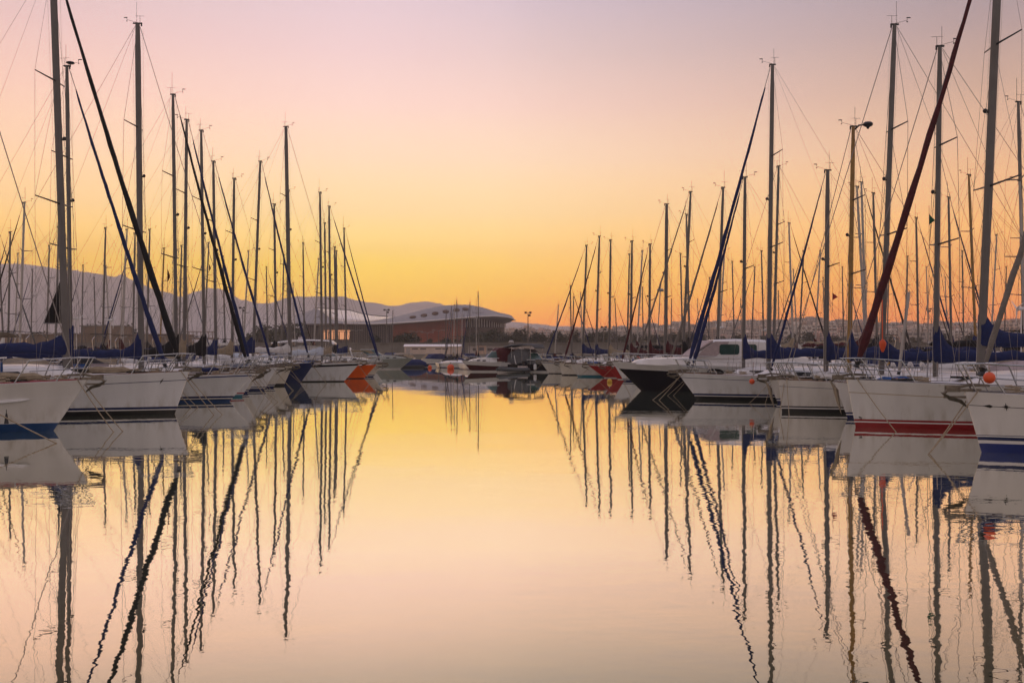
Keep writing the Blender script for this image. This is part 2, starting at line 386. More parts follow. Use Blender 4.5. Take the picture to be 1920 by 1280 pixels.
# ---- stadium
DS = 500.0
def stadium():
    e = empty('stadium', (PX(760, DS), DS, .65)); tag(e, 'wide stadium with wavy grey roof, oval skylights and red brick wall', 'stadium')
    ox, oy, oz = PX(760, DS), DS, .65
    def q(px, py, d=DS): x, y, z = P3(px, py, d); return (x - ox, y - oy, z - oz)
    def itp(tab, x):
        for (a, ya), (b, yb) in zip(tab, tab[1:]):
            if a <= x <= b:
                t = (x - a) / (b - a); t = t * t * (3 - 2 * t) if False else t; return ya + (yb - ya) * t
        return tab[0][1] if x < tab[0][0] else tab[-1][1]
    eave = [(552, 607.5), (600, 606.5), (650, 606), (700, 606.5), (735, 605.5), (780, 602.5), (820, 599.5), (860, 596), (900, 592.5), (930, 591.5), (950, 593.5), (960, 596), (966, 600)]
    ridge = [(552, 591), (594, 578), (606, 586), (625, 600), (650, 603.5), (700, 602), (740, 593.5), (775, 585), (800, 578.5), (830, 573), (860, 571), (880, 571.2), (905, 576), (935, 585.5), (950, 588.5), (958, 590.8), (963, 594), (966, 600)]
    def eav(x): return itp(eave, x)
    def rid(x): return itp(ridge, x)
    xs = [552 + i * 4.0 for i in range(103)] + [966]
    rows = 7; ringv = []; under = []
    for x in xs:
        curl = max(0, (x - 905) / 61.0)
        yf = DS - 14 + 16 * curl ** 2; yb = DS + 30 - 8 * curl
        ye, yr = eav(x), rid(x); col = []
        # front lip bottom
        lip = 1.1 + 0 * x
        tipdrop = 9.0 * math.sin(PI * min(1, ((x - 893) / 73) ** 1.35)) if x > 893 else 0; cv = min(1, max(0, (966 - x) / 9)) ** .5
        for k in range(rows + 1):
            t = k / rows; py = ye + (yr - ye) * (1 - (1 - t) ** 1.35); dd = yf + (yb - yf) * t
            # keep height as projected
            col.append(q(x, py, dd))
        # back
        xb_, yb_, zb_ = col[-1]
        col.append((xb_, yb_ + 10, zb_ * (1 - .2 * min(1, max(0, (940 - x) / 60))))); 
        # underside
        col.append(q(x, max(ye, yr) + (2.2 + tipdrop) * cv, DS + 34))
        col.append(q(x, ye + (3.2 + tipdrop * 1.25) * cv, DS + 4)); col.append(q(x, ye + (1.6 + tipdrop * .25) * cv, yf + .3))
        ringv.append(col)
    mb = MB(); mb.loft(ringv, 0); mb.build('roof', 'roof_metal', e, ang=50)
    # pale rim along the eave
    mb = MB(); mb.tube([q(x, eav(x) + .6, DS - 14.4 + 16 * max(0, (x - 905) / 61.0) ** 2) for x in xs if x > 640], .34, 5); mb.build('roof_edge', 'roof_white', e)
    # upper thin canopy and pale sail roof behind
    cu = [(592, 577), (620, 578.5), (655, 581), (680, 588), (700, 591), (728, 593.5)]
    xs2 = [592 + 4 * i for i in range(35)]
    mb = MB(); mb.loft([[q(x, itp(cu, x) - .8, DS + 34), q(x, itp(cu, x) - .8, DS + 46), q(x, itp(cu, x) + .8, DS + 46), q(x, itp(cu, x) + .9, DS + 34)] for x in xs2]); mb.build('canopy', 'roof_metal', e)
    mb = MB(); rg = []
    for x in [596 + 4 * i for i in range(38)]:
        a, b = itp(cu, x) + .6, min(rid(x) + 1.0, 604.5); b = max(b, a + .2)
        rg.append([q(x, b, DS + 32), q(x, (a + b) / 2, DS + 60), q(x, a, DS + 90), q(x, a + 1, DS + 91), q(x, b + 1, DS + 33)])
    mb.loft(rg); mb.build('fabric_roof', 'roof_white', e, ang=60)
    # skylights
    for (sxx, syy) in ((774, 594.8), (795, 591.5), (816, 588), (836, 584.5), (856, 581.5), (873, 579.8)):
        ye, yr = eav(sxx), rid(sxx); t0 = (ye - syy) / (ye - yr)
        mb = MB(); top = []; n = 14
        def surf(px, t):
            py = eav(px) + (rid(px) - eav(px)) * (1 - (1 - t) ** 1.35); dd = DS - 14 + 44 * t; x, y, z = q(px, py, dd); return (x, y - .25, z + .3)
        tt = 1 - (1 - t0) ** (1 / 1.35)
        ring = [surf(sxx + 6.2 * math.cos(2 * PI * k / n), tt + .10 * math.sin(2 * PI * k / n) - .02 * math.cos(2 * PI * k / n)) for k in range(n)]
        low = [(x, y + .5, z - .5) for x, y, z in ring]
        mb.loft([low, ring]); mb.build('skylight', 'skylight', e, smooth=False)
    # walls
    def wall(name, xa, xb, mat, dd, yb_=641, off=0, ribs=0, ribm=None, step=4):
        mb = MB(); x = xa; pts = []
        while x < xb: pts.append(x); x += step
        pts.append(xb)
        rg = [[q(x, eav(x) + 3 + off, dd), q(x, eav(x) + 3 + off, dd + 6), q(x, 654, dd + 6), q(x, 654, dd)] for x in pts]
        mb.loft(rg); 
        if ribs:
            for i in range(ribs + 1):
                x = xa + (xb - xa) * i / ribs; a = q(x, eav(x) + 3 + off, dd - .25); b = q(x, 652, dd - .25)
                mb.box(((a[0]), a[1], (a[2] + b[2]) / 2), (.32, .3, a[2] - b[2]), 1)
        mb.build(name, [mat, ribm or mat], e, smooth=False)
    wall('glass_wall', 572, 736, 'glazing', DS - 2, ribs=40, ribm='rib')
    wall('brick_wall', 736, 872, 'red_wall', DS - 4, ribs=9, ribm='red_wall')
    # curved end drum with horizontal louvres
    mb = MB(); xa, xb = q(866, 0)[0], q(948, 0)[0]; cx = (xa + xb) / 2 - 1; rad = (xb - xa) / 2 + .5
    def arc(r, z, flare=0): return [(cx + (r + flare) * math.cos(a), 12 + (r + flare) * math.sin(a) * .95, z) for a in [PI + PI * k / 28 for k in range(29)]]
    H_ = q(900, 597)[2]
    def cr_(f): return 1 - .10 * (1 - f)
    mb.loft([[ *arc(rad * cr_(f), H_ * f)] for f in (0, .25, .5, .75, 1)], 0, close=False, cap=False)
    for k in range(22):
        f = k / 22 * .72
        a1 = arc(rad * cr_(f), H_ * f, .12); a2 = arc(rad * cr_(f), H_ * f, .45); a3 = arc(rad * cr_(f), H_ * f + .38, .45)
        mb.loft([a1, a2, a3], 1, close=False, cap=False)
    mb.build('drum_wall', ['glazing', 'rib'], e, smooth=False)
    mb = MB()
    for k in range(29):
        a = PI + PI * k / 28; mb.box((cx + (rad + .3) * math.cos(a), 12 + (rad + .3) * math.sin(a) * .95, H_ * .86), (.35, .35, H_ * .27))
    mb.build('mullion', 'roof_white', e, smooth=False)
    # lit hall windows behind the masts
    for i in range(5):
        a = q(607 + i * 10, 622, DS - 3); b = q(615 + i * 10, 636, DS - 3)
        mb = MB(); mb.box(((a[0] + b[0]) / 2, a[1], (a[2] + b[2]) / 2), (b[0] - a[0], .3, a[2] - b[2])); mb.build('lit_window', 'lit', e, smooth=False)
    a = q(607, 621, DS - 3.5); b = q(657, 621, DS - 3.5)
    mb = MB(); mb.box(((a[0] + b[0]) / 2, a[1], a[2] + .3), (b[0] - a[0], .6, .5)); mb.build('light_strip', 'lit', e, smooth=False)
stadium()

# ---- apartment blocks
def block(w_, dp, fl, wall, kind, rnd):
    mb = MB(); fh = 3.05; H = fl * fh
    mb.box((0, 0, H / 2), (w_, dp, H), 0)
    nb = max(2, int(w_ / 3.2))
    for f in range(fl):
        z = f * fh
        if kind == 0:      # full-width balconies
            mb.box((0, -dp / 2 - .7, z + .1), (w_ * .96, 1.4, .2), 1); mb.box((0, -dp / 2 - 1.36, z + .62), (w_ * .96, .1, .9), 1)
        elif kind == 1:
            for s in (-1, 1): mb.box((s * w_ * .27, -dp / 2 - .6, z + .1), (w_ * .36, 1.2, .2), 1); mb.box((s * w_ * .27, -dp / 2 - 1.16, z + .6), (w_ * .36, .08, .8), 1)
        else:
            mb.box((0, -dp / 2 - .06, z + .06), (w_ + .1, .14, .25), 1)
        for i in range(nb):
            x = -w_ / 2 + (i + .5) * w_ / nb; hh = 2.1 if kind < 2 else 1.4
            mb.box((x, -dp / 2 - .02, z + 1.35), (w_ / nb * rnd.uniform(.45, .7), .1, hh), 2 if rnd.random() < .8 else 3)
        for s in (-1, 1):
            for j in range(2): mb.box((s * w_ / 2, -dp / 4 + j * dp / 2, z + 1.5), (.1, 1.3, 1.3), 2)
    mb.box((0, 0, H + .35), (w_ + .3, dp + .3, .7), 1)
    mb.box((rnd.uniform(-.2, .2) * w_, 0, H + 1.6), (w_ * .35, dp * .5, 2.2), 0)
    for k in range(rnd.randint(3, 6)):
        x, y = rnd.uniform(-.4, .4) * w_, rnd.uniform(-.4, .3) * dp; mb.box((x, y, H + 1.1), (rnd.uniform(.6, 1.6), .8, rnd.uniform(.6, 1.4)), 3)
    for k in range(3):
        x = rnd.uniform(-.4, .4) * w_; mb.box((x, 0, H + 2.4), (.09, .09, 3.4), 3); mb.box((x, 0, H + 3.8), (1.1, .07, .07), 3)
    return mb
protos = []
rb_ = random.Random(5)
cols = [('b_cream', 'b_white', 'cream'), ('b_white', 'b_white', 'white'), ('b_grey', 'b_cream', 'grey'), ('b_pink', 'b_white', 'pink'), ('b_tan', 'b_cream', 'tan'), ('b_white', 'b_cream', 'off-white')]
def bl_proto(i):
    a, b, nm = cols[i % len(cols)]; fl = 4 + (i * 5) % 4; kind = i % 3; w_ = 11 + (i * 7) % 9
    mb = block(w_, 11, fl, a, kind, rb_)
    o = mb.build('apartment_block', [a, b, 'b_win', 'b_awning'], smooth=False)
    return o, nm, fl, kind, w_
def skyl(x):
    tab = [(900, 616), (960, 613), (1010, 612), (1050, 614), (1100, 614), (1160, 612), (1200, 609), (1260, 611), (1300, 611), (1340, 607), (1400, 608), (1420, 602), (1450, 603), (1465, 601), (1500, 590), (1530, 592), (1545, 598), (1580, 598), (1640, 604), (1700, 606), (1740, 604), (1800, 604), (1840, 603), (1880, 598), (1900, 593), (1990, 597)]
    for (a, ya), (b, yb) in zip(tab, tab[1:]):
        if a <= x <= b: return ya + (yb - ya) * (x - a) / (b - a)
    return 606
PRO = [bl_proto(i) for i in range(12)]; used = [False] * 12; nbk = 0
kinds = ['long balconies', 'paired balconies', 'flat windows']
wordf = {4: 'four-storey', 5: 'five-storey', 6: 'six-storey', 7: 'seven-storey'}
cells = {}
def zone(px):
    Z = [(1000, 'just right of the stadium'), (1060, 'above the park trees'), (1130, 'above the red hulls'), (1200, 'above the dark yacht bow'), (1290, 'left of the blue jibs'), (1380, 'above the yacht windshield'),
         (1440, 'above the yacht cabin'), (1500, 'at the skyline peak'), (1580, 'left of the wooden mast'), (1650, 'behind the maroon jib'), (1750, 'above the blue boom covers'), (1840, 'left of the raked mast'), (2100, 'at the far right')]
    for a, t in Z:
        if px < a: return t
    return Z[-1][1]
for row, (dd, x0p, x1p, stp) in enumerate([(1020, 905, 1990, 27), (900, 925, 1990, 31), (790, 1120, 2000, 35), (690, 1180, 2000, 41), (610, 1400, 2010, 48)]):
    px = x0p + rb_.uniform(0, 12)
    while px < x1p:
        dj = dd + rb_.uniform(-14, 14); ht = CZ + (HY - skyl(px)) * dj / FPX - gz(PX(px, dj), dj)
        ht += (-1.2 * row) * rb_.uniform(.3, 2.2) + rb_.uniform(-1.5, 1.0)
        k = rb_.randrange(12)
        o, nm, fl, kd, w_ = PRO[k]
        if used[k]: o = o.copy(); COL.objects.link(o)
        used[k] = True
        sz = max(.45, min(1.35, (ht - 2) / (fl * 3.05)))
        o.location = (PX(px, dj), dj, gz(PX(px, dj), dj) - .4); o.rotation_euler = (0, 0, rb_.uniform(-.35, .35)); o.scale = (rb_.uniform(.85, 1.2), 1, sz)
        rw = ['back row', 'second row', 'middle row', 'fourth row', 'front row'][row]
        lb = f"{nm} {wordf[fl]} block, {kinds[kd]}, {rw}, {zone(px)}"
        cells.setdefault(lb, []).append(o); tag(o, lb, 'building', 'apartment blocks of the city')
        px += stp * rb_.uniform(.8, 1.25)

# ---- trees
def tree_parts(h, w_, seed, dense=1.0):
    rnd = random.Random(seed); tr = MB()
    tr.tube([(0, 0, 0), (.1, 0, h * .3), (0, .1, h * .62)], [h * .035, h * .026, h * .012], 6)
    cl = []
    for k in range(9):
        a = rnd.uniform(0, 2 * PI); r = rnd.uniform(.1, .34) * w_; z = h * rnd.uniform(.38, .86)
        cl.append((r * math.cos(a), r * math.sin(a), z, rnd.uniform(.16, .27) * w_)); tr.tube([(0, 0, h * .3), (r * .5 * math.cos(a), r * .5 * math.sin(a), z * .8), (r * math.cos(a), r * math.sin(a), z)], [h * .016, h * .01, h * .004], 4)
    cr_ = MB()
    for k in range(int(1000 * dense)):
        cx, cy, cz, cr0 = rnd.choice(cl); v = Vector((rnd.gauss(0, 1), rnd.gauss(0, 1), rnd.gauss(0, .8))); v.normalize(); rr_ = cr0 * rnd.uniform(.45, 1.12)
        p = Vector((cx, cy, cz)) + v * rr_; s = h * rnd.uniform(.026, .06)
        a = Vector((rnd.gauss(0, 1), rnd.gauss(0, 1), rnd.gauss(0, 1))).normalized(); b = a.orthogonal().normalized(); c_ = a.cross(b)
        cr_.add([p + b * s, p + c_ * s * .7, p - b * s * .9, p - c_ * s * .8], [(0, 1, 2, 3)], k % 2)
    return tr, cr_
TP = []
for i in range(5):
    h = 7.0; wd = [6.5, 8, 9, 6, 10][i]
    e = empty('broadleaf_tree'); tr, cr_ = tree_parts(h, wd, 40 + i)
    tr.build('trunk', 'bark', e); cr_.build('crown', ['foliage', 'foliage2'], e, smooth=False); TP.append([e, False])
index_kids()
rt = random.Random(11); zones = {}
def put_tree(px, dd, s, where):
    k = rt.randrange(5); e, u = TP[k]
    if u: e = copy_tree(e)
    TP[k][1] = True; e.location = (PX(px, dd), dd, gz(PX(px, dd), dd) - .1); e.scale = (s * rt.uniform(.9, 1.2),) * 2 + (s,); e.rotation_euler = (0, 0, rt.uniform(0, 6))
    hgt = 'tall' if s > 1.1 else ('low' if s < .75 else 'mid-height'); wd = ['narrow', 'rounded', 'broad', 'slim', 'spreading'][k]
    tag(e, f'{hgt} {wd} dark green tree {where}', 'tree', 'park trees around the stadium')
for i in range(34):
    px = 905 + i * 12.2 + rt.uniform(-4, 4); tt = i / 33
    where = 'in front of the stadium drum' if px < 950 else ('right of the stadium end' if px < 1000 else ('beside the floodlight mast' if px < 1060 else ('behind the red boats' if px < 1160 else 'in front of the apartment blocks')))
    put_tree(px, rt.uniform(330, 420), rt.uniform(.75, 1.15), where)
for i, px in enumerate((748, 757, 766, 772, 805, 830, 700, 846, 875, 888, 897)): put_tree(px, rt.uniform(300, 330), rt.uniform(.55, .95), "against the stadium's red brick wall" if px < 860 else "against the stadium's curved end")
for i, px in enumerate((60, 80, 160, 172, 186, 232, 246, 470, 486, 505, 522, 536)): put_tree(px, rt.uniform(285, 320), rt.uniform(.8, 1.25), 'above the beige wall at left' if px < 300 else 'between the masts left of the stadium')
for i in range(16): put_tree(1310 + i * 40 + rt.uniform(-15, 15), rt.uniform(300, 420), rt.uniform(.7, 1.0), 'low behind the masts at right')
for p_ in TP: pass

# ---- floodlight masts and street lamps
def floodlight(px, py, dd, label, kind=0):
    x, y, z = P3(px, py, dd); e = empty('floodlight_mast', (x, y, .65)); h = z - .65; tag(e, label, 'floodlight', 'floodlight masts around the harbour')
    mb = MB(); mb.tube([(0, 0, 0), (0, 0, h)], [.22, .09], 6); mb.build('pole', 'mast', e)
    for s, u in ((-1, 0), (1, 0), (.6, -1.2)):
        mb = MB(); mb.box((s * .62, -.2, h + u * .6), (.62, .4, .5)); mb.box((s * .31, 0, h + u * .6), (.6, .1, .1)); mb.build('floodlight_head', 'black', e, smooth=False)
floodlight(455, 577, 260, 'floodlight mast with dark heads left of stadium among rigging')
floodlight(725, 581, 300, 'tall floodlight mast in front of the red brick wall')
floodlight(990, 586, 260, 'floodlight mast standing alone right of the stadium')
floodlight(1132, 613, 300, 'short floodlight mast above the red-hulled boats')
floodlight(1741, 579, 330, 'floodlight mast rising over the flats at right')
def lamp(px, py, dd, label):
    x, y, z = P3(px, py, dd); e = empty('street_lamp', (x, y, .65)); h = z - .65; tag(e, label, 'street lamp', 'street lamps along the quay')
    mb = MB(); mb.tube([(0, 0, 0), (0, 0, h)], [.1, .06], 6); mb.build('pole', 'mast', e)
    for s in (-1, 1):
        mb = MB(); mb.tube([(0, 0, h - .1), (s * .5, 0, h + .15), (s * 1.0, 0, h + .12)], .04, 5); mb.box((s * 1.15, 0, h + .12), (.6, .25, .14)); mb.build('lamp_head', 'mast_white', e)
for i, (px, where) in enumerate(((668, 'by the glass wall of the stadium'), (780, 'in front of the red wall, left of its pair'), (801, 'in front of the red wall, right of its pair'), (822, 'near the right end of the red wall'), (1063, 'above the white-hulled sailboats'), (1153, 'above the red-hulled boats'))):
    lamp(px, 620 + (i % 3) * 2, 225, f'double-armed street lamp {where}')

# low shed on the quay
e = empty('quay_shed', (PX(812, 205), 205, .65)); tag(e, 'long low white shed with pale roof on the far quay', 'shed')
mb = MB(); mb.box((0, 0, .85), (11.5, 3, 1.7)); mb.build('wall', 'b_cream', e, smooth=False)
mb = MB(); mb.loft([[(x, -1.9, 1.65), (x, 0, 2.1), (x, 1.9, 1.65), (x, 1.9, 1.58), (x, -1.9, 1.58)] for x in (-5.9, 5.9)]); mb.build('roof', 'roof_white', e, smooth=False)
for x in (-3.6, -1.9, 1.2, 2.6):
    mb = MB(); mb.box((x, -1.51, 1.15), (1.2, .06, .25)); mb.build('sign_strip', 'b_win', e, smooth=False)
for x in (4.4, -5): 
    mb = MB(); mb.box((x, -1.51, .7), (.8, .06, 1.3)); mb.build('door', 'b_grey', e, smooth=False)
e = empty('quay_store', (PX(940, 214), 214, .65)); tag(e, 'long grey flat-roofed store on the far quay behind the dark cruiser', 'store building')
mb = MB(); mb.box((0, 0, .85), (14, 4, 1.7)); mb.build('wall', 'b_grey', e, smooth=False)
mb = MB(); mb.box((0, 0, 1.77), (14.5, 4.5, .13)); mb.build('roof', 'concrete', e, smooth=False)
for x in (-5.5, -2.4, 1.0, 3.2, 5.4):
    mb = MB(); mb.box((x, -2.01, 1.0), (1.1, .05, .6)); mb.build('window', 'b_win', e, smooth=False)
e = empty('kiosk', (PX(903, 208), 208, .65)); tag(e, 'brown kiosk on the far quay left of the cruisers', 'kiosk')
mb = MB(); mb.box((0, 0, .9), (1.9, 2.4, 1.8)); mb.build('wall', 'b_tan', e, smooth=False)
mb = MB(); mb.box((0, 0, 1.88), (2.4, 2.9, .14)); mb.build('roof', 'concrete', e, smooth=False)
mb = MB(); mb.box((0, -1.21, 1.1), (1.1, .05, .7)); mb.build('window', 'b_win', e, smooth=False)
# ================================================================== SAILBOATS
def itp1(x, tab):
    for (a, ya), (b, yb) in zip(tab, tab[1:]):
        if x <= b: return ya + (yb - ya) * (x - a) / (b - a)
    return tab[-1][1]
class Hull:
    def __init__(s, L, B, F, rk):
        s.L, s.B, s.F, s.rk = L, B, F, rk
    def sheer(s, u): return s.F * (1 - .20 * u * (1.9 - u) / .9)
    def bd(s, u):
        q = min(u / .56, 1); b = s.B / 2 * (1 - (1 - q) ** 2.3)
        if u > .56: b *= 1 - .20 * ((u - .56) / .44) ** 2
        return max(b, .035)
    def bw(s, u):
        u2 = max(0, (u - .01) / .99); q = min(u2 / .66, 1); b = s.B / 2 * .90 * (1 - (1 - q) ** 1.75)
        if u > .66: b *= 1 - .24 * ((u - .66) / .34) ** 1.6
        return max(b, .012)
    def pt(s, u, z, side, off=0):
        sh = s.sheer(u); f = z / sh
        x = -u * s.L - s.rk * (1 - max(f, -.3)) * (1 - u) ** 3 + (.35 * (1 - f) if u > .999 else 0)
        if f >= 0: y = s.bw(u) + (s.bd(u) - s.bw(u)) * f ** 1.25
        else: y = s.bw(u) * max(.15, 1 + 1.2 * f)
        return (x, side * (y + off), z)
def make_hull(H, e, hullc, bands, cove, stern='hullc', topc=None):
    us = [0, .012, .03, .06, .1, .15, .2, .27, .35, .44, .54, .64, .74, .84, .93, 1.0]
    mats = [hullc]
    def mi(c):
        if c not in mats: mats.append(c)
        return mats.index(c)
    zb = bands[-1][0] if bands else 0.0
    rows = []     # (fn(u)->z, material of the strip below this row)
    hc = mi(hullc)
    rows.append((lambda u: H.sheer(u), mi(topc) if topc else hc))
    rows.append((lambda u: H.sheer(u) - (.16 if topc else .05), hc))
    if cove:
        o_, c_ = cove[0], cove[1]; th = cove[2] if len(cove) > 2 else .03
        rows.append((lambda u: H.sheer(u) - o_, mi(c_))); rows.append((lambda u: H.sheer(u) - o_ - th, hc)); base = o_ + th
    else: base = .18 if topc else .08
    for t in (.25, .5, .75): rows.append((lambda u, t=t: (H.sheer(u) - base) * (1 - t) + zb * t, hc))
    bl = list(bands)[::-1]
    if bl:
        for i, (zt, c_) in enumerate(bl): rows.append((lambda u, zt=zt: zt, mi(c_)))
    rows.append((lambda u: 0.0, mi(bl[-1][1]) if bl else mi('black'))); rows.append((lambda u: -.2, rows[-1][1])); rows.append((lambda u: -.4, 0))
    mb = MB(); n = len(us); m_ = len(rows)
    for side in (1, -1):
        vs_ = [H.pt(u, r[0](u), side) for r in rows for u in us]; o = len(mb.v); mb.v += vs_
        for j in range(m_ - 1):
            for i in range(n - 1):
                f = (j * n + i, j * n + i + 1, (j + 1) * n + i + 1, (j + 1) * n + i)
                if side < 0: f = f[::-1]
                mb.f.append(tuple(k + o for k in f)); mb.m.append(rows[j][1])
    half = n * m_
    for j in range(m_ - 1):      # stem and transom
        for i, fl in ((0, 0), (n - 1, 1)):
            a, b = j * n + i, (j + 1) * n + i; f = (a, b, b + half, a + half)
            mb.f.append(f if not fl else f[::-1]); mb.m.append(rows[j][1])
    return mb.build('hull', mats, e, ang=40)
def make_deck(H, e, mat, lod):
    us = [0.004, .03, .08, .15, .25, .4, .55, .7, .85, .995]; rg = []
    for u in us:
        b = H.bd(u) - .02; z = H.sheer(u) - .03; x = -u * H.L; rg.append([(x, -b, z), (x, -b * .5, z + b * .04), (x, 0, z + b * .06), (x, b * .5, z + b * .04), (x, b, z)])
    mb = MB(); mb.loft(rg, close=False, cap=False); mb.build('deck', mat, e)
def rail(H, u, side, z): x, y, _ = H.pt(u, H.sheer(u), side); return (x, y - side * .06, H.sheer(u) + z)
def sailboat(name, loc, dr, p, label, group, lod=2):
    """dr=+1: bow towards +X, dr=-1: bow towards -X"""
    rnd = random.Random(hash((round(loc[0], 2), round(loc[1], 2))) & 0xffff if False else int(abs(loc[0]) * 97 + loc[1] * 31))
    L, B, F, rk, J, h = p['L'], p['B'], p['F'], p['rk'], p['J'], p['h']
    lean = p.get('lean', -.025 * h)       # horizontal offset of the mast head, + forward
    rz = (0 if dr > 0 else PI) + p.get('yaw', 0)
    e = empty(name, loc, rz); tag(e, label, 'sailboat', group)
    H = Hull(L, B, F, rk)
    make_hull(H, e, p.get('hull') if p.get('hull', 'white') != 'white' else ('hull_white', 'hull_cool', 'hull_old')[int(loc[1] * 7) % 3], p.get('bands', [(.10, 'navy'), (.14, 'white'), (.19, 'navy')]), p.get('cove'), topc=p.get('top'))
    make_deck(H, e, p.get('deck', 'deck'), lod)
    # toe rail
    if lod >= 2:
        mb = MB()
        for s_ in (1, -1): mb.tube([rail(H, u, s_, .02) for u in (0.006, .05, .12, .2, .3, .45, .6, .8, .99)], .014, 4)
        mb.build('toe_rail', p.get('toe', 'teak'), e)
    # coachroof
    Hc = p.get('Hc', .42); c0, c1 = p.get('c0', (J - .9) / L), .70
    rg = []
    cu = [c0 + (c1 - c0) * t for t in (0, .06, .14, .24, .36, .5, .64, .78, .9, 1)]
    def crh(u): t = (u - c0) / (c1 - c0); return Hc * (1 - (1 - min(t / .34, 1)) ** 2.0) * (1 + .12 * t) + .015
    def crw(u): return max(.12, min(H.bd(u) - .42, B * .34) * (0.35 + .65 * min(1, (u - c0) / (c1 - c0) / .12)))
    for u in cu:
        w_, hh, z = crw(u), crh(u), H.sheer(u) - .05; x = -u * L
        rg.append([(x, -w_, z), (x, -w_ * .95, z + hh * .55), (x, -w_ * .86, z + hh * .88), (x, -w_ * .6, z + hh * 1.02), (x, 0, z + hh * 1.12), (x, w_ * .6, z + hh * 1.02), (x, w_ * .86, z + hh * .88), (x, w_ * .95, z + hh * .55), (x, w_, z)])
    mb = MB(); mb.loft(rg, close=False, cap=False); n_ = len(mb.v); mb.f.append(tuple(range(n_ - 9, n_))); mb.m.append(0)
    mb.build('coachroof', p.get('cabin', 'white'), e, ang=50)
    if lod >= 2:
        for s_ in (1, -1):
            for (a, b) in ((.34, .5), (.55, .72)) if lod == 2 else ((.30, .44), (.48, .62), (.68, .80)):
                ua, ub = c0 + (c1 - c0) * a, c0 + (c1 - c0) * b; mb = MB(); rgs = []
                for k, u in enumerate([ua + (ub - ua) * t for t in (0, .12, .5, .88, 1)]):
                    hh, w_, z = crh(u), crw(u), H.sheer(u) - .05; q = .10 if k in (0, 4) else 0
                    rgs.append([(-u * L, s_ * (w_ * (.975) + .012), z + hh * (.24 + q)), (-u * L, s_ * (w_ * .945 + .012), z + hh * (.60 - q)), (-u * L, s_ * (w_ * .9), z + hh * (.60 - q)), (-u * L, s_ * (w_ * .9), z + hh * (.24 + q))])
                mb.loft(rgs); mb.build('cabin_window', 'glass', e)
    zr = H.sheer(J / L)
    mz = zr + crh(max(J / L, c0)) - .02
    def mx(z): return -J + lean * (z - mz) / (h - mz)
    # mast
    mr = p.get('mr', .085); col = p.get('mast', 'mast')
    mb = MB(); mb.tube([(mx(z), 0, z) for z in (mz - .2, mz + (h - mz) * .5, h - 1.2, h)], [mr, mr, mr * .95, mr * .7], 10 if lod > 1 else 6, ell=(1.0, .72) if True else None)
    mo = mb.build('mast', col, e)
    mb = MB(); mb.box((mx(h), 0, h + .02), (mr * 2.9, .07, .05)); mb.box((mx(h) + mr * 1.25, 0, h - .05), (.05, .04, .11)); mb.build('masthead', 'black', mo, smooth=False)
    if lod >= 1:
        mb = MB(); mb.tube([(mx(h) - .05, .03, h), (mx(h) - .05, .03, h + rnd.uniform(.6, 1.1))], .007 if lod > 1 else .01, 4); mb.build('antenna', 'black', mo)
        mb = MB(); dd = rnd.choice((1, -1, 1)); x = mx(h); mb.tube([(x, 0, h + .05), (x + dd * .45, 0, h + .17)], .006, 4); mb.tube([(x + dd * .45, 0, h + .17), (x + dd * .45, 0, h + .27)], .008, 4)
        mb.box((x + dd * .5, 0, h + .26), (.14, .015, .035)); mb.ball((x + dd * .45, 0, h + .12), .028, seg=6, rg=4); mb.tube([(x - dd * .1, 0, h + .05), (x - dd * .1, 0, h + .32)], .008, 4); mb.tube([(x - dd * .28, 0, h + .32), (x + dd * .10, 0, h + .33)], .006, 4)
        mb.build('wind_vane', 'black', mo)
    if lod >= 2:
        z = mz + (h - mz) * .56; mb = MB(); mb.ball((mx(z) + mr + .07, 0, z), .07, seg=8, rg=5); mb.box((mx(z) + mr, 0, z - .04), (.16, .05, .05)); mb.build('mast_light', 'black', mo)
        if p.get('radar'):
            z = mz + (h - mz) * .45; mb = MB(); mb.ball((mx(z) + .38, 0, z), .24, seg=12, rg=6, sc_=(1, 1, .4)); mb.box((mx(z) + .18, 0, z - .1), (.4, .08, .05)); mb.build('radar_dome', 'mast_white', mo)
    # spreaders
    sp = []
    for t, l_ in (((.40, .36), (.70, .28)) if h > 10.5 else ((.52, .34),)):
        z = mz + (h - mz) * t; sp.append((z, l_ * B))
        mb = MB()
        for s_ in (1, -1): mb.tube([(mx(z), 0, z), (mx(z) - .22, s_ * l_ * B, z + .1)], [.035, .022], 5, ell=(1, .6))
        mb.build('spreader', 'black' if lod > 1 else 'mast', mo)
    # standing rigging
    wr = p.get('wr', .0055 if lod >= 2 else .006); fh = h - (.12 if p.get('masthead', True) else h * .12)
    cp = H.pt(J / L + .02, zr, 1)
    for s_ in (1, -1):
        mb = MB(); c_ = (cp[0], s_ * (cp[1] - .12), zr); pts = [c_] + [(mx(z) - .22, s_ * l_, z + .1) for z, l_ in sp] + [(mx(h - .15), 0, h - .15)]
        mb.tube(pts, wr, 4); mb.tube([c_, (mx(sp[0][0]), 0, sp[0][0] - .1)], wr, 4)
        if lod >= 2: mb.tube([(c_[0] + .5, c_[1] * .97, c_[2]), (mx(sp[0][0]), 0, sp[0][0] - .15)], wr, 4)
        if len(sp) > 1: mb.tube([(mx(sp[0][0]) - .22, s_ * sp[0][1], sp[0][0] + .1), (mx(sp[1][0]), 0, sp[1][0] - .1)], wr, 4)
        mb.build('shroud', 'wire', e)
    st = (-L + .15, 0, H.sheer(1) + .1); mb = MB(); top = (mx(h) - .08, 0, h - .05)
    if lod >= 2:
        mid = (st[0] + (top[0] - st[0]) * .28, 0, st[2] + (top[2] - st[2]) * .28)
        mb.tube([mid, top], wr, 4)
        for s_ in (1, -1): mb.tube([(st[0], s_ * B * .3, st[2]), mid], wr, 4)
    else: mb.tube([st, top], wr, 4)
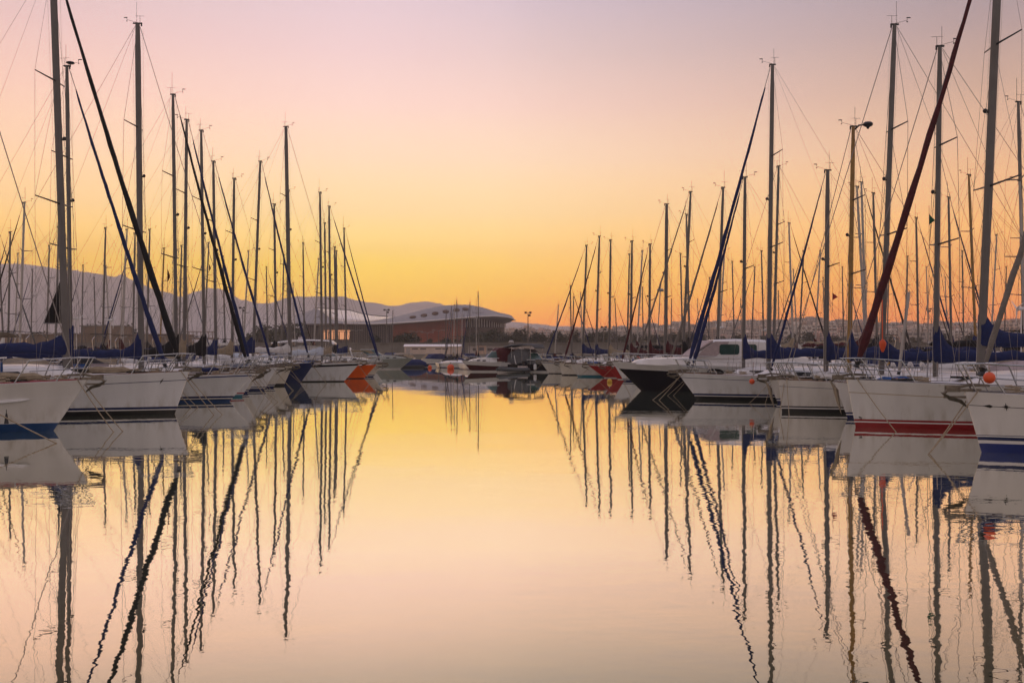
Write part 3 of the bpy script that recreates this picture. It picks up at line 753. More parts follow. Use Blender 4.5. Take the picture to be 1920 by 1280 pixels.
    mb.build('backstay', 'wire', e)
    # furled headsail
    ft = p.get('foot', .35); fz = F + .18; jt = (mx(fh) + .1, 0, fh)
    jf = (-ft, 0, fz); v = Vector(jt) - Vector(jf)
    if p.get('jib'):
        jr = p.get('jr', .085); mb = MB(); pts, rs = [], []; ph = rnd.uniform(0, 6); n = 26 if lod >= 2 else 12
        for k in range(n + 1):
            t = .035 + .90 * k / n; q = Vector(jf) + v * t; sg = .004 * v.length * math.sin(PI * t)
            q += Vector((-.3, 0, -1)).normalized() * sg * 2
            if lod >= 2: q += Vector((rnd.uniform(-.012, .012), rnd.uniform(-.012, .012), 0))
            rr_ = jr * (1.2 - .85 * t) * (1 + .10 * math.sin(t * 40 + ph)) * (0.55 if k in (0, n) else 1)
            pts.append(tuple(q)); rs.append(rr_)
        mb.tube(pts, rs, 7 if lod >= 2 else 5); fj = mb.build('furled_jib', p['jib'], e)
        mb = MB(); mb.tube([jf, jt], .014, 4); mb.build('forestay', 'wire', fj); mb = MB(); q = Vector(jf) + v * .012
        mb.tube([tuple(q), tuple(q + v * .006), tuple(q + v * .012)], [.10, .06, .10], 8); mb.build('furling_drum', 'black', fj)
    else:
        mb = MB(); mb.tube([jf, jt], wr * 1.6, 5); mb.build('forestay', 'wire', e)
    # boom and sail cover
    bz = mz + p.get('bz', .55); bl = p.get('bl', min(L * .40, L - J - 1.6)); cc = p.get('canvas')
    tilt = p.get('tilt', .03); bx0 = mx(bz) - mr - .02
    def bp_(t): return (bx0 - bl * t, 0, bz + bl * t * tilt)
    mb = MB(); mb.tube([bp_(0), bp_(.5), bp_(1)], .068, 8); mb.build('boom', p.get('boom', 'mast_white'), e)
    if cc:
        mb = MB(); rg = []; ph = rnd.uniform(0, 6); hh0 = p.get('ch', .62) * rnd.uniform(.75, 1.05); cvk = rnd.uniform(9, 24)
        for t in (-.045, -.03, 0, .03, .06, .09, .13, .18, .24, .3, .36, .42, .48, .55, .61, .68, .74, .8, .85, .9, .95, 1.0):
            x, _, z = bp_(t); H_ = .11 + .17 * (1 - max(t, 0)) + hh0 * math.exp(-max(t, 0) * cvk) + .035 * math.sin(t * 23 + ph) + .03 * math.sin(t * 57 + ph) + rnd.uniform(-.02, .02); W_ = .13 + .05 * (1 - max(t, 0)); dn = .12 + .03 * math.sin(t * 19 + ph)
            if t < 0: W_ *= .8 if t > -.04 else .15
            if t >= 1: H_ *= .4; dn *= .4; W_ *= .4
            ring = []
            for k in range(10):
                a = 2 * PI * k / 10; zz = math.sin(a); ring.append((x + .02 * zz, W_ * math.cos(a) * (1 if zz < 0 else 1 - .35 * zz), z + (H_ * zz if zz > 0 else dn * zz)))
            rg.append(ring)
        mb.loft(rg); mb.build('sail_cover', cc, e, ang=60)
        if lod >= 2:
            mb = MB(); z1 = mz + (h - mz) * .36
            for s_ in (1, -1):
                for t in (.35, .75): mb.tube([(mx(z1), s_ * .05, z1), (bp_(t)[0], s_ * .15, bp_(t)[2])], .004, 3)
            mb.build('lazy_jack', 'wire', e)
    if lod >= 1:
        mb = MB(); mb.tube([bp_(.98), (mx(h) - .08, 0, h - .1)], wr * .8, 3); mb.build('topping_lift', 'wire', e)
    # halyards against the mast
    if lod >= 2:
        mb = MB()
        mb.tube([(mx(mz) + mr + .03, .06, mz + .1), (mx(h) + mr + .08, .05, h - .2)], .005, 3); mb.tube([(mx(mz) - mr - .02, -.05, mz + .4), (mx(h) - mr - .06, -.03, h - .2)], .005, 3)
        mb.build('halyard', 'rope_white', e)
    # sprayhood
    sh = p.get('hood')
    if sh:
        rg = []; u0 = c1 - .035
        for t, hh in ((-.06, .05), (-.035, .40), (0, .62), (.05, .70), (.085, .66)):
            u = u0 + t; w_ = B * .31; z = H.sheer(u) + Hc * .5; x = -u * L
            rg.append([(x - .05 * math.cos(a) ** 2, w_ * math.cos(a), z + hh * max(0, math.sin(a)) ** .7) for a in [PI * k / 10 for k in range(11)]])
        mb = MB(); mb.loft(rg, close=False, cap=False); mb.build('sprayhood', sh, e, ang=60)
    if p.get('bimini'):
        rg = []; z = H.sheer(.85)
        for u in (.78, .82, .88, .94): rg.append([(-u * L, B * .33 * math.cos(a), z + 1.75 + .22 * math.sin(a)) for a in [PI * k / 8 for k in range(9)]])
        mb = MB(); mb.loft(rg, close=False, cap=False); bi = mb.build('bimini', p['bimini'], e)
        mb = MB()
        for u in (.78, .94):
            for s_ in (1, -1): mb.tube([(-.86 * L, s_ * B * .34, z), (-u * L, s_ * B * .33, z + 1.75)], .015, 4)
        mb.build('bimini_frame', 'steel', bi)
    if lod >= 2:
        # pulpit, pushpit, guard rails
        mb = MB(); hp = .60; t_ = .018
        a = rail(H, .10, 1, hp); b_ = rail(H, .10, -1, hp)
        fr = [(0.12, .14, F + hp), (.12, -.14, F + hp)]
        mb.tube([a, (-.35, .3, F + hp + .01), fr[0], (.2, 0, F + hp), fr[1], (-.35, -.3, F + hp + .01), b_], t_, 5)
        mb.tube([rail(H, .10, 1, hp * .5), (-.2, .2, F + hp * .52)], t_ * .8, 4); mb.tube([rail(H, .10, -1, hp * .5), (-.2, -.2, F + hp * .52)], t_ * .8, 4)
        for s_ in (1, -1):
            mb.tube([rail(H, .10, s_, hp), rail(H, .125, s_, 0)], t_, 5); mb.tube([(-.3, s_ * .28, F + hp), rail(H, .055, s_, 0)], t_, 5); mb.tube([(.1, s_ * .14, F + hp), (-.22, s_ * .09, F)], t_, 5)
        mb.build('pulpit', 'steel', e)
        for s_ in (1, -1):
            mb = MB(); us = (.125, .24, .36, .48, .60, .72, .84)
            for u in us[1:]: mb.tube([rail(H, u, s_, 0), rail(H, u, s_, .6)], .012, 4)
            for z in (.58, .30): mb.tube([rail(H, u, s_, z) for u in us], .0045, 3)
            mb.build('guard_rail', 'steel', e)
        mb = MB(); z = H.sheer(.98); 
        mb.tube([rail(H, .84, 1, .6), rail(H, .97, 1, .62), rail(H, .985, .6, .62), rail(H, .985, -.6, .62), rail(H, .97, -1, .62), rail(H, .84, -1, .6)], .017, 5)
        for s_ in (1, -1):
            for u in (.86, .97): mb.tube([rail(H, u, s_, 0), rail(H, u, s_, .6)], .016, 4)
        mb.build('pushpit', 'steel', e)
        # deck clutter
        for u in ((c0 * .55), c0 + .03):
            mb = MB(); w0 = .25; mb.box((-u * L, 0, H.sheer(u) + .03 + (crh(u) if u > c0 else .03)), (.5, .5, .06)); mb.build('hatch', 'glass', e, smooth=False)
        for s_ in (1, -1):
            mb = MB(); u = .74; mb.tube([(-u * L, s_ * B * .33, H.sheer(u) + .12), (-u * L, s_ * B * .33, H.sheer(u) + .2), (-u * L, s_ * B * .33, H.sheer(u) + .34)], [.1, .07, .09], 8); mb.build('winch', 'steel', e)
        mb = MB()
        for s_ in (1, -1): mb.box((-.80 * L, s_ * B * .33, H.sheer(.8) + .1), (L * .22, .16, .28))
        mb.build('cockpit_coaming', p.get('cabin', 'white'), e, smooth=False)
        mb = MB(); n = 14; zc = H.sheer(.86) + .62; mb.tube([(-.86 * L + .02 * k % 1 * 0, .42 * math.cos(2 * PI * k / n), zc + .42 * math.sin(2 * PI * k / n)) for k in range(n + 1)], .014, 4)
        mb.box((-.86 * L, 0, zc - .35), (.16, .16, .6)); mb.build('steering_wheel', 'steel', e)
        for s_ in (1, -1):
            if rnd.random() < .7:
                mb = MB(); u = c1 - .12; x, y, z = -u * L, s_ * B * .2, H.sheer(u) + Hc
                mb.tube([(x, y, z), (x, y, z + .22), (x + .05, y, z + .3), (x + .14, y, z + .32)], [.05, .05, .07, .10], 7); mb.build('cowl_vent', 'steel' if rnd.random() < .5 else 'white', e)
        if rnd.random() < .65:
            mb = MB(); n = 9; z = H.sheer(.95) + .42; s_ = rnd.choice((1, -1)); mb.tube([(-.93 * L + .2 * math.cos(a), s_ * B * .40, z + .2 * math.sin(a)) for a in [-PI * .35 + PI * 1.7 * k / n for k in range(n + 1)]], .05, 5)
            mb.build('lifebuoy', rnd.choice(['buoy_orange', 'fender_white', 'buoy_yellow']), e)
        if rnd.random() < .45:
            mb = MB(); s_ = rnd.choice((1, -1)); z = H.sheer(.97) + .5; mb.box((-.96 * L, s_ * B * .3, z + .12), (.26, .2, .34)); mb.box((-.96 * L, s_ * B * .3, z - .2), (.1, .08, .5)); mb.build('outboard_motor', 'black', e, smooth=False)
        if rnd.random() < .5:      # gantry with solar panel
            z = H.sheer(.95); mb = MB()
            for s_ in (1, -1): mb.tube([(-.97 * L, s_ * B * .36, z), (-.99 * L, s_ * B * .35, z + 1.7), (-.99 * L, s_ * B * .2, z + 1.95), (-.99 * L, 0, z + 2.0)], .022, 5)
            ga = mb.build('stern_arch', 'steel', e); mb = MB(); mb.box((-.985 * L, 0, z + 2.04), (.7, 1.3, .03)); mb.build('solar_panel', 'glass', ga, smooth=False)
            if rnd.random() < .5:
                mb = MB(); mb.tube([(-.97 * L, B * .3, z), (-.97 * L, B * .3, z + 2.8)], .025, 5); mb.tube([(-.97 * L - .3, B * .3, z + 2.85), (-.97 * L + .15, B * .3, z + 2.85)], [.03, .08], 6)
                for k in range(3): a = k * 2.1 + .4; mb.tube([(-.97 * L + .16, B * .3, z + 2.85), (-.97 * L + .16, B * .3 + .5 * math.cos(a), z + 2.85 + .5 * math.sin(a))], [.04, .015], 4)
                mb.build('wind_generator', 'white', e)
        if rnd.random() < .6:      # furled or bagged sail lashed on the foredeck
            u0_, y_ = rnd.uniform(.10, .16), rnd.uniform(-.2, .2); mb = MB(); z = H.sheer(u0_) + .13
            mb.tube([(-(u0_ + t) * L, y_ + .08 * math.sin(t * 60), z + .02 * math.sin(t * 90)) for t in (0, .02, .05, .08, .11, .13)], [.04, .11, .13, .12, .10, .03], 7); mb.build('sail_bag', rnd.choice(['canvas_blue', 'canvas_white', 'canvas_beige', 'canvas_mid']), e)
        for k in range(rnd.randint(1, 3)):
            s_ = rnd.choice((1, -1)); u = rnd.uniform(.45, .8); q_ = rail(H, u, s_, .1); mb = MB(); mb.box((q_[0], q_[1] - s_ * .1, q_[2] + .12), (.3, .14, .32)); mb.build('jerrycan', rnd.choice(['red_paint', 'blue_paint', 'buoy_yellow', 'white']), e, smooth=False)
        if rnd.random() < .6:
            s_ = rnd.choice((1, -1)); u = rnd.uniform(.3, .6); a = rail(H, u, s_, .56); b_ = rail(H, u + .06, s_, .56); mb = MB(); n = 5
            mb.loft([[(a[0] + (b_[0] - a[0]) * t, a[1] + (b_[1] - a[1]) * t + w_, a[2] - dz) for t in [k / n for k in range(n + 1)]] for w_, dz in ((.03, 0), (.05, .2), (.04, .42), (-.02, .45), (-.04, .2), (-.03, 0))], close=False, cap=False); mb.build('towel', rnd.choice(['canvas_white', 'canvas_red', 'canvas_mid', 'canvas_pink']), e)
        # coiled lines and bags on the foredeck
        for k in range(3 if lod > 2 else 2):
            u = rnd.uniform(.05, .3); mb = MB(); x, y = -u * L, rnd.uniform(-.5, .5) * H.bd(u); z = H.sheer(u) + .02
            pts = []
            for q in range(16): a = q * .9; r = .17 + .03 * math.sin(q * 2.3); pts.append((x + r * math.cos(a), y + r * math.sin(a), z + .01 * q))
            mb.tube(pts, .02, 4); mb.build('coiled_line', 'rope', e)
    # anchor on bow roller
    if lod >= 2 and p.get('anchor', True):
        z = F; mb = MB(); mb.box((.02, 0, z + .03), (.75, .11, .06)); mb.box((.26, .05, z + .06), (.3, .015, .14)); mb.box((.26, -.05, z + .06), (.3, .015, .14)); ro = mb.build('bow_roller', 'anchor_metal', e, smooth=False)
        mb = MB(); mb.tube([(-.55, 0, z + .13), (-.1, 0, z + .15), (.34, 0, z + .06), (.46, 0, z - .06)], [.03, .035, .04, .035], 6)
        if p.get('anchor') == 'hang':      # hanging down the stem
            mb.loft([[(.5, -.03, z - .02), (.5, .03, z - .02), (.44, 0, z - .06)], [(.36, -.16, z - .25), (.36, .16, z - .25), (.24, 0, z - .3)], [(.28, -.10, z - .62), (.28, .10, z - .62), (.2, 0, z - .66)], [(.16, -.01, z - 1.0), (.16, .01, z - 1.0), (.15, 0, z - 1.01)]])
        else:
            mb.loft([[(.52, -.02, z - .01), (.52, .02, z - .01), (.47, 0, z - .07)], [(.36, -.17, z - .10), (.36, .17, z - .10), (.33, 0, z - .19)], [(.14, -.19, z - .17), (.14, .19, z - .17), (.12, 0, z - .24)], [(-.08, -.02, z - .34), (-.08, .02, z - .34), (-.07, 0, z - .36)]])
            mb.box((.2, 0, z - .12), (.5, .03, .05))
        mb.build('anchor', 'anchor_metal', ro, ang=25)
    # mooring lines to the bottom ahead of the bow
    for (dx, dy, s_) in (p.get('moor', ((1.45, -.5, 1), (1.15, -.55, -1)) if lod > 2 else ((rnd.uniform(.5, 1.7), rnd.uniform(-.8, .1), 1), (rnd.uniform(.3, 1.3), rnd.uniform(-.9, 0), -1))[:rnd.randint(1, 2)]) if lod >= 2 else ()):
        dyl = dy * dr; a = (-.25, s_ * .12 * 1, F + .02); b_ = (dx, dyl, -.25); mb = MB()
        pts = [(a[0] + (b_[0] - a[0]) * t, a[1] + (b_[1] - a[1]) * t, a[2] + (b_[2] - a[2]) * t - .05 * math.sin(PI * t)) for t in (0, .25, .5, .75, 1)]
        mb.tube(pts, p.get('mo', .014 if lod > 2 else .010), 5); mb.build('mooring_line', 'rope', e)
    for (u, z_, s_, mt_) in p.get('fenders', ()):
        fx = H.pt(u, .7, s_); mb = MB(); mb.tube([(fx[0], fx[1] + s_ * .14, z_ + .36), (fx[0], fx[1] + s_ * .14, z_ + .28), (fx[0], fx[1] + s_ * .14, z_ - .2), (fx[0], fx[1] + s_ * .14, z_ - .28)], [.03, .11, .11, .03], 8)
        mb.tube([(fx[0], fx[1] + s_ * .14, z_ + .3), rail(H, u, s_, .3)], .008, 3); mb.build('fender', mt_, e)
    e['mast_top'] = 0
    del e['mast_top']
    return e, H, mx, mz
def row_boat(s, dr, d, xb, mb_, mt_, yt, label, lod=2, name='sailboat', **k):
    xbow = PX(xb, d); xm = PX(mb_, d); J = abs(xm - xbow); h = CZ + (HY - yt) * d / FPX
    lean = (PX(mt_, d) - xm) * dr
    if abs(lean) < .02 * h * .3: lean = -.012 * h
    p = dict(J=J, h=h, lean=lean, L=k.pop('L', max(8.0, min(14.5, h * .83))), F=k.pop('F', 1.2), rk=k.pop('rk', .7))
    p['B'] = k.pop('B', p['L'] * .285)
    if 'foot' in k: p['foot'] = abs(PX(k.pop('foot'), d) - xbow)
    p.update(k)
    return sailboat(name, (xbow, d, 0), dr, p, label, s, lod)
GL, GR = 'moored sailboats along the left pontoon', 'moored sailboats along the right pontoon'
BLK3 = [(.15, 'black'), (.185, 'white'), (.265, 'navy')]
# --- left front row (bows to the right)
eL1, HL1, _, _ = row_boat(GL, 1, 27.4, 165, -141, -160, -247, 'nearest white sailboat at left with blue bottom stripe and white rubbing strake', 3, hull='hull_white', F=1.40, rk=.95, B=3.9, L=13, bands=[(.22, 'blue_paint'), (.25, 'white')], cove=(.42, 'white', .05), toe='red_paint', jib=None, hood='canvas_mid', canvas='canvas_beige', boom='mast_white', wr=.009, moor=((1.3, -.3, 1), (1.1, -.5, -1)))
eL2, HL2, _, _ = row_boat(GL, 1, 34.1, 355, 125, 98, -77, 'white sailboat with broad black waterline band and thick black furled jib', 3, F=1.46, rk=.5, B=3.9, L=13.5, bands=BLK3, cove=(.28, 'navy', .022), foot=340, jib='canvas_black', jr=.105, canvas='canvas_blue', boom='mast_white', mr=.13, hood='canvas_mid', ch=.3, radar=False, moor=((1.5, -.4, 1), (1.2, -.5, -1)))
row_boat(GL, 1, 38.0, 322, 133, 133, 125, 'sailboat behind the black-banded hull with blue furled jib and flat radar dish on its masthead', 3, F=1.2, rk=.6, B=3.2, L=11, foot=313, jib='canvas_blue', jr=.09, canvas='canvas_blue', hood='canvas_pale', ch=.9)
row_boat(GL, 1, 41.8, 475, 265, 258, 45, 'white sailboat with tall bare forestay and double navy waterline stripes, third hull from left', 3, F=1.18, rk=1.0, B=3.7, L=13.5, bands=[(.08, 'blue_paint'), (.12, 'black'), (.16, 'white'), (.24, 'navy')], top=None, cove=(.06, 'royal', .05), jib=None, wr=.008, mr=.13, canvas='canvas_blue', ch=1.0, hood='canvas_beige', bimini='canvas_beige')
row_boat(GL, 1, 45.7, 482, 331, 329, 178, 'sailboat with dark jib furled down to the blue and red hull stripes', 2, rk=.7, B=3.3, foot=465, jib='canvas_black', jr=.09, canvas='canvas_black', hood='canvas_black', bands=[(.1, 'teal'), (.14, 'white'), (.2, 'red_paint')], ch=.8)
row_boat(GL, 1, 49.2, 490, 345, 350, 225, 'sailboat with dark blue furled jib and beige boom cover, mast with one stub spreader', 2, B=3.2, foot=470, jib='canvas_blue', jr=.08, canvas='canvas_beige', hood='canvas_beige', ch=.5)
row_boat(GL, 1, 52.5, 520, 383, 382, 245, 'sailboat with bare forestay and small black boom cover among left masts', 2, B=3.2, jib=None, canvas='canvas_black', hood='canvas_white', ch=.9)
row_boat(GL, 1, 55.7, 536, 405, 405, 303, 'sailboat with slim dark jib and blue boom cover behind the cream bow', 2, B=3.1, foot=510, jib='canvas_blue', jr=.07, canvas='canvas_blue', hood='canvas_blue', ch=.7)
row_boat(GL, 1, 58.8, 548, 435, 439, 335, 'cream sailboat with brown anchor left of the navy hull', 2, B=3.1, F=1.15, rk=.5, hull='cream', cabin='cream', bands=[(.12, 'black')], jib=None, canvas='canvas_beige', ch=.5, hood='canvas_beige')
row_boat(GL, 1, 62.0, 590, 474, 488, 303, 'navy blue hulled sailboat with white toe rail and blue furled jib', 2, B=3.2, F=1.3, rk=.9, hull='navy', bands=[(.1, 'navy')], toe='white', foot=580, jib='canvas_blue', jr=.075, canvas='canvas_blue', hood='canvas_blue', ch=.6)
row_boat(GL, 1, 65.4, 676, 543, 535, 237, 'long white sailboat with wide black stripe under its rail, left of the orange bow', 2, B=3.4, L=13.5, F=1.28, rk=1.1, bands=[(.07, 'black')], cove=(.10, 'dark_hull', .13), jib=None, mr=.13, wr=.008, canvas='canvas_white', hood='canvas_white', ch=.4, yaw=-.03)
row_boat(GL, 1, 68.5, 640, 518, 518, 383, 'slim masted sailboat hidden behind the black-striped white hull', 2, B=2.9, jib=None, canvas='canvas_black', hood='canvas_pale')
row_boat(GL, 1, 71.6, 706, 604, 605, 361, 'orange bowed sailboat with thin dark jib at the end of the left row', 2, B=3.2, F=1.0, rk=.9, hull='orange_hull', bands=[(.05, 'black')], toe='white', foot=640, jib=None, canvas='canvas_pale', hood='canvas_pale', ch=.4)
row_boat(GL, 1, 75.2, 717, 620, 617, 387, 'small cream sailboat right of the orange bow with dark blue furled jib', 2, B=3.0, F=.95, rk=.7, hull='cream', bands=[(.08, 'navy'), (.12, 'white'), (.17, 'navy')], foot=712, jib='canvas_blue', jr=.07, canvas='canvas_beige', ch=.4)
for (d, xb, mb_, mt_, yt, lb) in ((78.6, 640, 545, 543, 357, 'grey masted sailboat just right of the tall cluster mast, hull hidden'), (99.5, 633, 571, 571, 455, 'short masted sailboat left of the stadium roof tip'), (85.4, 690, 612, 611, 418, 'sailboat with mast between the twin masts over the pale canopy'),
                               (88.8, 697, 630, 630, 463, 'short mast over the stadium glass wall, third from the right of its cluster'), (92.4, 718, 650, 645, 428, 'rightmost mast of the left cluster, over the stadium roof dip'), (96, 705, 633, 634, 470, 'thin mast close left of the rightmost one in the left cluster')):
    row_boat(GL, 1, d, xb, mb_, mt_, yt, 'sailboat: ' + lb if not lb.startswith(('grey', 'short masted', 'sailboat')) else lb, 1, B=2.9, F=1.0, jib='canvas_blue' if yt == 428 else None, jr=.06, canvas=random.choice(['canvas_blue', 'canvas_beige', 'canvas_black']), ch=.5)
# --- right front row (bows to the left)
eR1, HR1, _, _ = row_boat(GR, -1, 21.8, 1808, 2190, 2205, -470, 'nearest sailboat at right edge with blue waterline and orange ball fender on its rail', 3, hull='hull_white', F=1.33, rk=.38, B=3.9, L=13, bands=[(.20, 'royal'), (.27, 'white'), (.345, 'navy'), (.37, 'white'), (.385, 'navy')], cove=(.29, 'black', .014), toe='mast', foot=1835, jib='canvas_taupe', jr=.062, canvas='canvas_blue', hood='canvas_blue', moor=((1.25, -.55, 1), (1.1, -.3, -1)), mo=.013)
eR2, HR2, _, _ = row_boat(GR, -1, 28.6, 1588, 1838, 1877, -180, 'white sailboat with red waterline stripes and thick maroon furled jib', 3, hull='hull_white', F=1.37, rk=.25, B=3.9, L=13.2, bands=[(.14, 'red_paint'), (.175, 'white'), (.235, 'red_paint')], cove=(.36, 'gold', .018), toe='mast', foot=1602, jib='canvas_red', jr=.11, mr=.125, canvas='canvas_blue', hood='canvas_blue', bimini='canvas_blue', anchor='hang', bz=.9, moor=((-.9, -1.9, 1),))
row_boat(GR, -1, 32.2, 1566, 1754, 1757, 88, 'sailboat with tall upright mast and hanging blue cover, just behind the red-striped hull', 3, F=1.15, rk=.4, B=3.1, L=11, foot=1562, jib=None, wr=.009, mr=.092, canvas='canvas_blue', ch=.9, hood='canvas_beige', anchor=False, moor=())
row_boat(GR, -1, 35.1, 1460, 1655, 1680, 45, 'white sailboat with black waterline band, raked mast and long bow roller', 3, F=1.14, rk=.12, B=3.3, L=12, foot=1470, bands=[(.13, 'black'), (.17, 'white'), (.22, 'black')], cove=(.22, 'navy', .014), jib=None, wr=.009, mr=.10, canvas='canvas_blue', ch=.5, hood='canvas_pink', anchor='hang', yaw=.03, moor=((.2, -1.9, 1), (.5, -1.6, -1)))
row_boat(GR, -1, 38.1, 1466, 1592, 1600, 238, 'sailboat with golden brown wooden mast and lamp-like radar at its head', 3, F=1.1, rk=.2, B=2.8, L=9, foot=1480, jib=None, wr=.009, mast='wood_mast', mr=.09, canvas='canvas_blue', ch=.9, hood='canvas_white', anchor=False, moor=())
row_boat(GR, -1, 40.7, 1440, 1549, 1552, 320, 'small sailboat whose blue cover hangs from the forestay, left of the wooden mast', 2, F=1.05, rk=.4, B=2.6, L=8.6, foot=1444, jib='canvas_blue', jr=.055, mr=.10, canvas='canvas_blue', ch=.9)
row_boat(GR, -1, 43.5, 1271, 1441, 1440, 122, 'white sailboat with very tall mast and royal blue furled jib before the motor yacht', 3, F=1.15, rk=.85, B=3.6, L=12.5, foot=1288, bands=BLK3, cove=(.18, 'navy', .02), jib='canvas_blue', jr=.095, mr=.098, canvas='canvas_blue', ch=.8, tilt=.06, moor=((1.5, -.5, 1), (1.2, -.8, -1)))
row_boat(GR, -1, 46.9, 1288, 1394, 1397, 333, 'shorter sailboat behind the tall-masted one, its blue jib furled close beside the other', 2, F=1.05, rk=.6, B=2.8, L=8.8, foot=1297, jib='canvas_blue', jr=.085, canvas='canvas_blue', ch=.9)
row_boat(GR, -1, 56.3, 1245, 1344, 1356, 352, 'sailboat with grey furled jib, mast rising behind the motor yacht windshield', 2, B=3.0, foot=1256, jib='canvas_taupe', jr=.075, canvas='canvas_black')
row_boat(GR, -1, 59.6, 1330, 1450, 1460, 312, 'sailboat with mast leaning right just beside the very tall mast', 2, B=3.0, jib=None, wr=.008, canvas='canvas_blue')
row_boat(GR, -1, 63.0, 1180, 1280, 1295, 360, 'sailboat with raked mast left of the blue furled jibs', 2, B=3.0, jib='canvas_taupe', jr=.06, canvas='canvas_black')
row_boat(GR, -1, 66.2, 1150, 1248, 1250, 383, 'sailboat with thick upright mast and radar dome, behind the dark bow of the motor yacht', 2, B=3.0, jib=None, wr=.008, mr=.12, canvas='canvas_red', radar=True)
row_boat(GR, -1, 69.4, 1135, 1217, 1219, 458, 'dark red hulled sailboat tucked behind the motor yacht bow, maroon jib cover', 2, F=.95, rk=.9, B=2.9, hull='red_hull', bands=[(.05, 'white')], toe='white', foot=1165, jib='canvas_red', jr=.07, canvas='canvas_red', ch=.7, moor=())
row_boat(GR, -1, 72.8, 1103, 1182, 1183, 452, 'bright red hulled sailboat with white stern panel and maroon boom cover', 2, F=.92, rk=1.2, B=2.9, hull='red_hull', bands=[(.06, 'white')], toe='white', jib=None, canvas='canvas_red', ch=.7)
row_boat(GR, -1, 76.2, 1069, 1142, 1142, 450, 'white sailboat with teal waterline left of the bright red hull', 2, F=.95, rk=.6, B=2.9, bands=[(.13, 'teal')], jib=None, canvas='canvas_beige')
row_boat(GR, -1, 80.0, 1049, 1117, 1124, 443, 'beige sailboat with maroon furled jib, second bow from the far end of the right row', 2, F=.98, rk=.2, B=3.0, hull='cream', bands=[(.08, 'black')], jib='canvas_red', jr=.075, canvas='canvas_blue')
row_boat(GR, -1, 84.4, 1014, 1092, 1100, 460, 'white sailboat with blue deck edge at the far end of the right row', 2, F=1.0, rk=.7, B=3.1, bands=[(.06, 'black')], cove=(.03, 'royal', .06), jib='canvas_blue', jr=.06, canvas='canvas_blue')

# hull fittings and marks
mb = MB()
mb.tube([HL1.pt(u, .99 - 1.2 * u, -1, .03) for u in (.085, .10, .14, .2, .3, .4, .55)], [.012, .045, .045, .045, .045, .045, .045], 6); mb.build('rubbing_strake', 'hull_cool', eL1)
a = P3(-150, 690, 25.3); c_ = P3(106, 831, FPX * CZ / 182); o_ = eL1.location
pts = [tuple(a[i] + (c_[i] - a[i]) * t - o_[i] - (.06 * math.sin(PI * t) if i == 2 else 0) for i in range(3)) for t in (0, .2, .4, .6, .8, 1)]
mb = MB(); mb.tube(pts, .017, 5); mb.build('mooring_line', 'rope', eL1)
q = P3(12, 775, 24.6); q = [q[i] - o_[i] for i in range(3)]
mb = MB(); mb.tube([(q[0], q[1], q[2] + .1), (q[0], q[1], q[2])], .01, 4); mb.tube([(q[0], q[1], q[2]), (q[0], q[1], q[2] - .07), (q[0], q[1], q[2] - .25)], [.02, .035, .06], 6); mb.build('chafe_guard', 'rubber', eL1)
def mark(e, H, u, dz, side, pts, nm='emblem', mt='black', s_=1.0):
    mb = MB()
    for poly in pts:
        v_ = []
        for (x, z) in poly:
            uu = u - x * s_ / H.L; zz = H.sheer(uu) - dz + z * s_; v_.append(H.pt(uu, zz, side, .008))
        w2 = [(x, y - side * .02, z) for x, y, z in v_]; mb.loft([w2, v_])
    mb.build(nm, mt, e, smooth=False)
star = []
for k in range(8):
    r = .085 if k % 2 == 0 else .055; a = k * PI / 4; star.append([(r * math.cos(a), r * math.sin(a)), (.014 * math.cos(a + PI / 2), .014 * math.sin(a + PI / 2)), (.014 * math.cos(a - PI / 2), .014 * math.sin(a - PI / 2))])
mark(eR1, HR1, .052, .29, 1, star); mark(eR1, HR1, .030, .295, 1, [[(.14, .0), (0, .035), (-.06, 0), (0, -.035)]])
mark(eL2, HL2, .055, .29, -1, [[(-.03, -.10), (.02, -.02), (.05, .10), (-.02, .02)]])
mark(eR2, HR2, .014, 1.08, 1, [[(-.05, 0), (.04, .03), (.05, .0), (-.03, -.02)], [(-.03, -.03), (.03, -.02), (.03, -.035), (-.03, -.045)]])

# --- rows behind: copies of a few lighter boats
def proto(i):
    cv = ['canvas_blue', 'canvas_black', 'canvas_beige', 'canvas_blue', 'canvas_white', 'canvas_red'][i]
    jb = ['canvas_blue', None, 'canvas_black', None, 'canvas_grey', None][i]; ms = ['mast', 'mast', 'mast_white', 'wood_mast', 'mast', 'mast_white'][i]
    hl = ['white', 'white', 'cream', 'white', 'navy', 'white'][i]
    e, _, _, _ = sailboat('sailboat', (0, 0, 0), 1, dict(L=10, B=3.0, F=1.05, rk=.7, J=3.4, h=12, lean=-.2 - .08 * i, canvas=cv, jib=jb, jr=.07, mast=ms, hull=hl, hood=cv, wr=.006, ch=.5 + .1 * i), None, None, 1)
    return e
PR = [proto(i) for i in range(6)]; index_kids(); PU = [False] * 6
cvn = ['blue-covered', 'black-covered', 'beige-covered', 'tan-masted', 'navy-hulled', 'maroon-covered']
def far_boat(i, px, yt, X, dr, label, group, d=None, rzj=0.0):
    global PR
    if d is None: d = X * FPX / (px - 960.0)
    x = PX(px, d); h = CZ + (HY - yt) * d / FPX; s = h / 12.0
    e = PR[i]
    if PU[i]: e = copy_tree(e)
    PU[i] = True
    hs = min(1.25, max(.72, s))
    rz = {1: 0, -1: PI, 0: -PI / 2}[dr] + rzj
    e.scale = (hs, hs, s); e.rotation_euler = (0, 0, rz); off = 3.55 * hs
    e.location = (x + off * math.cos(rz), d + off * math.sin(rz), 0)
    tag(e, label, 'sailboat', group); return e
GB = 'sailboats moored in the rows behind'
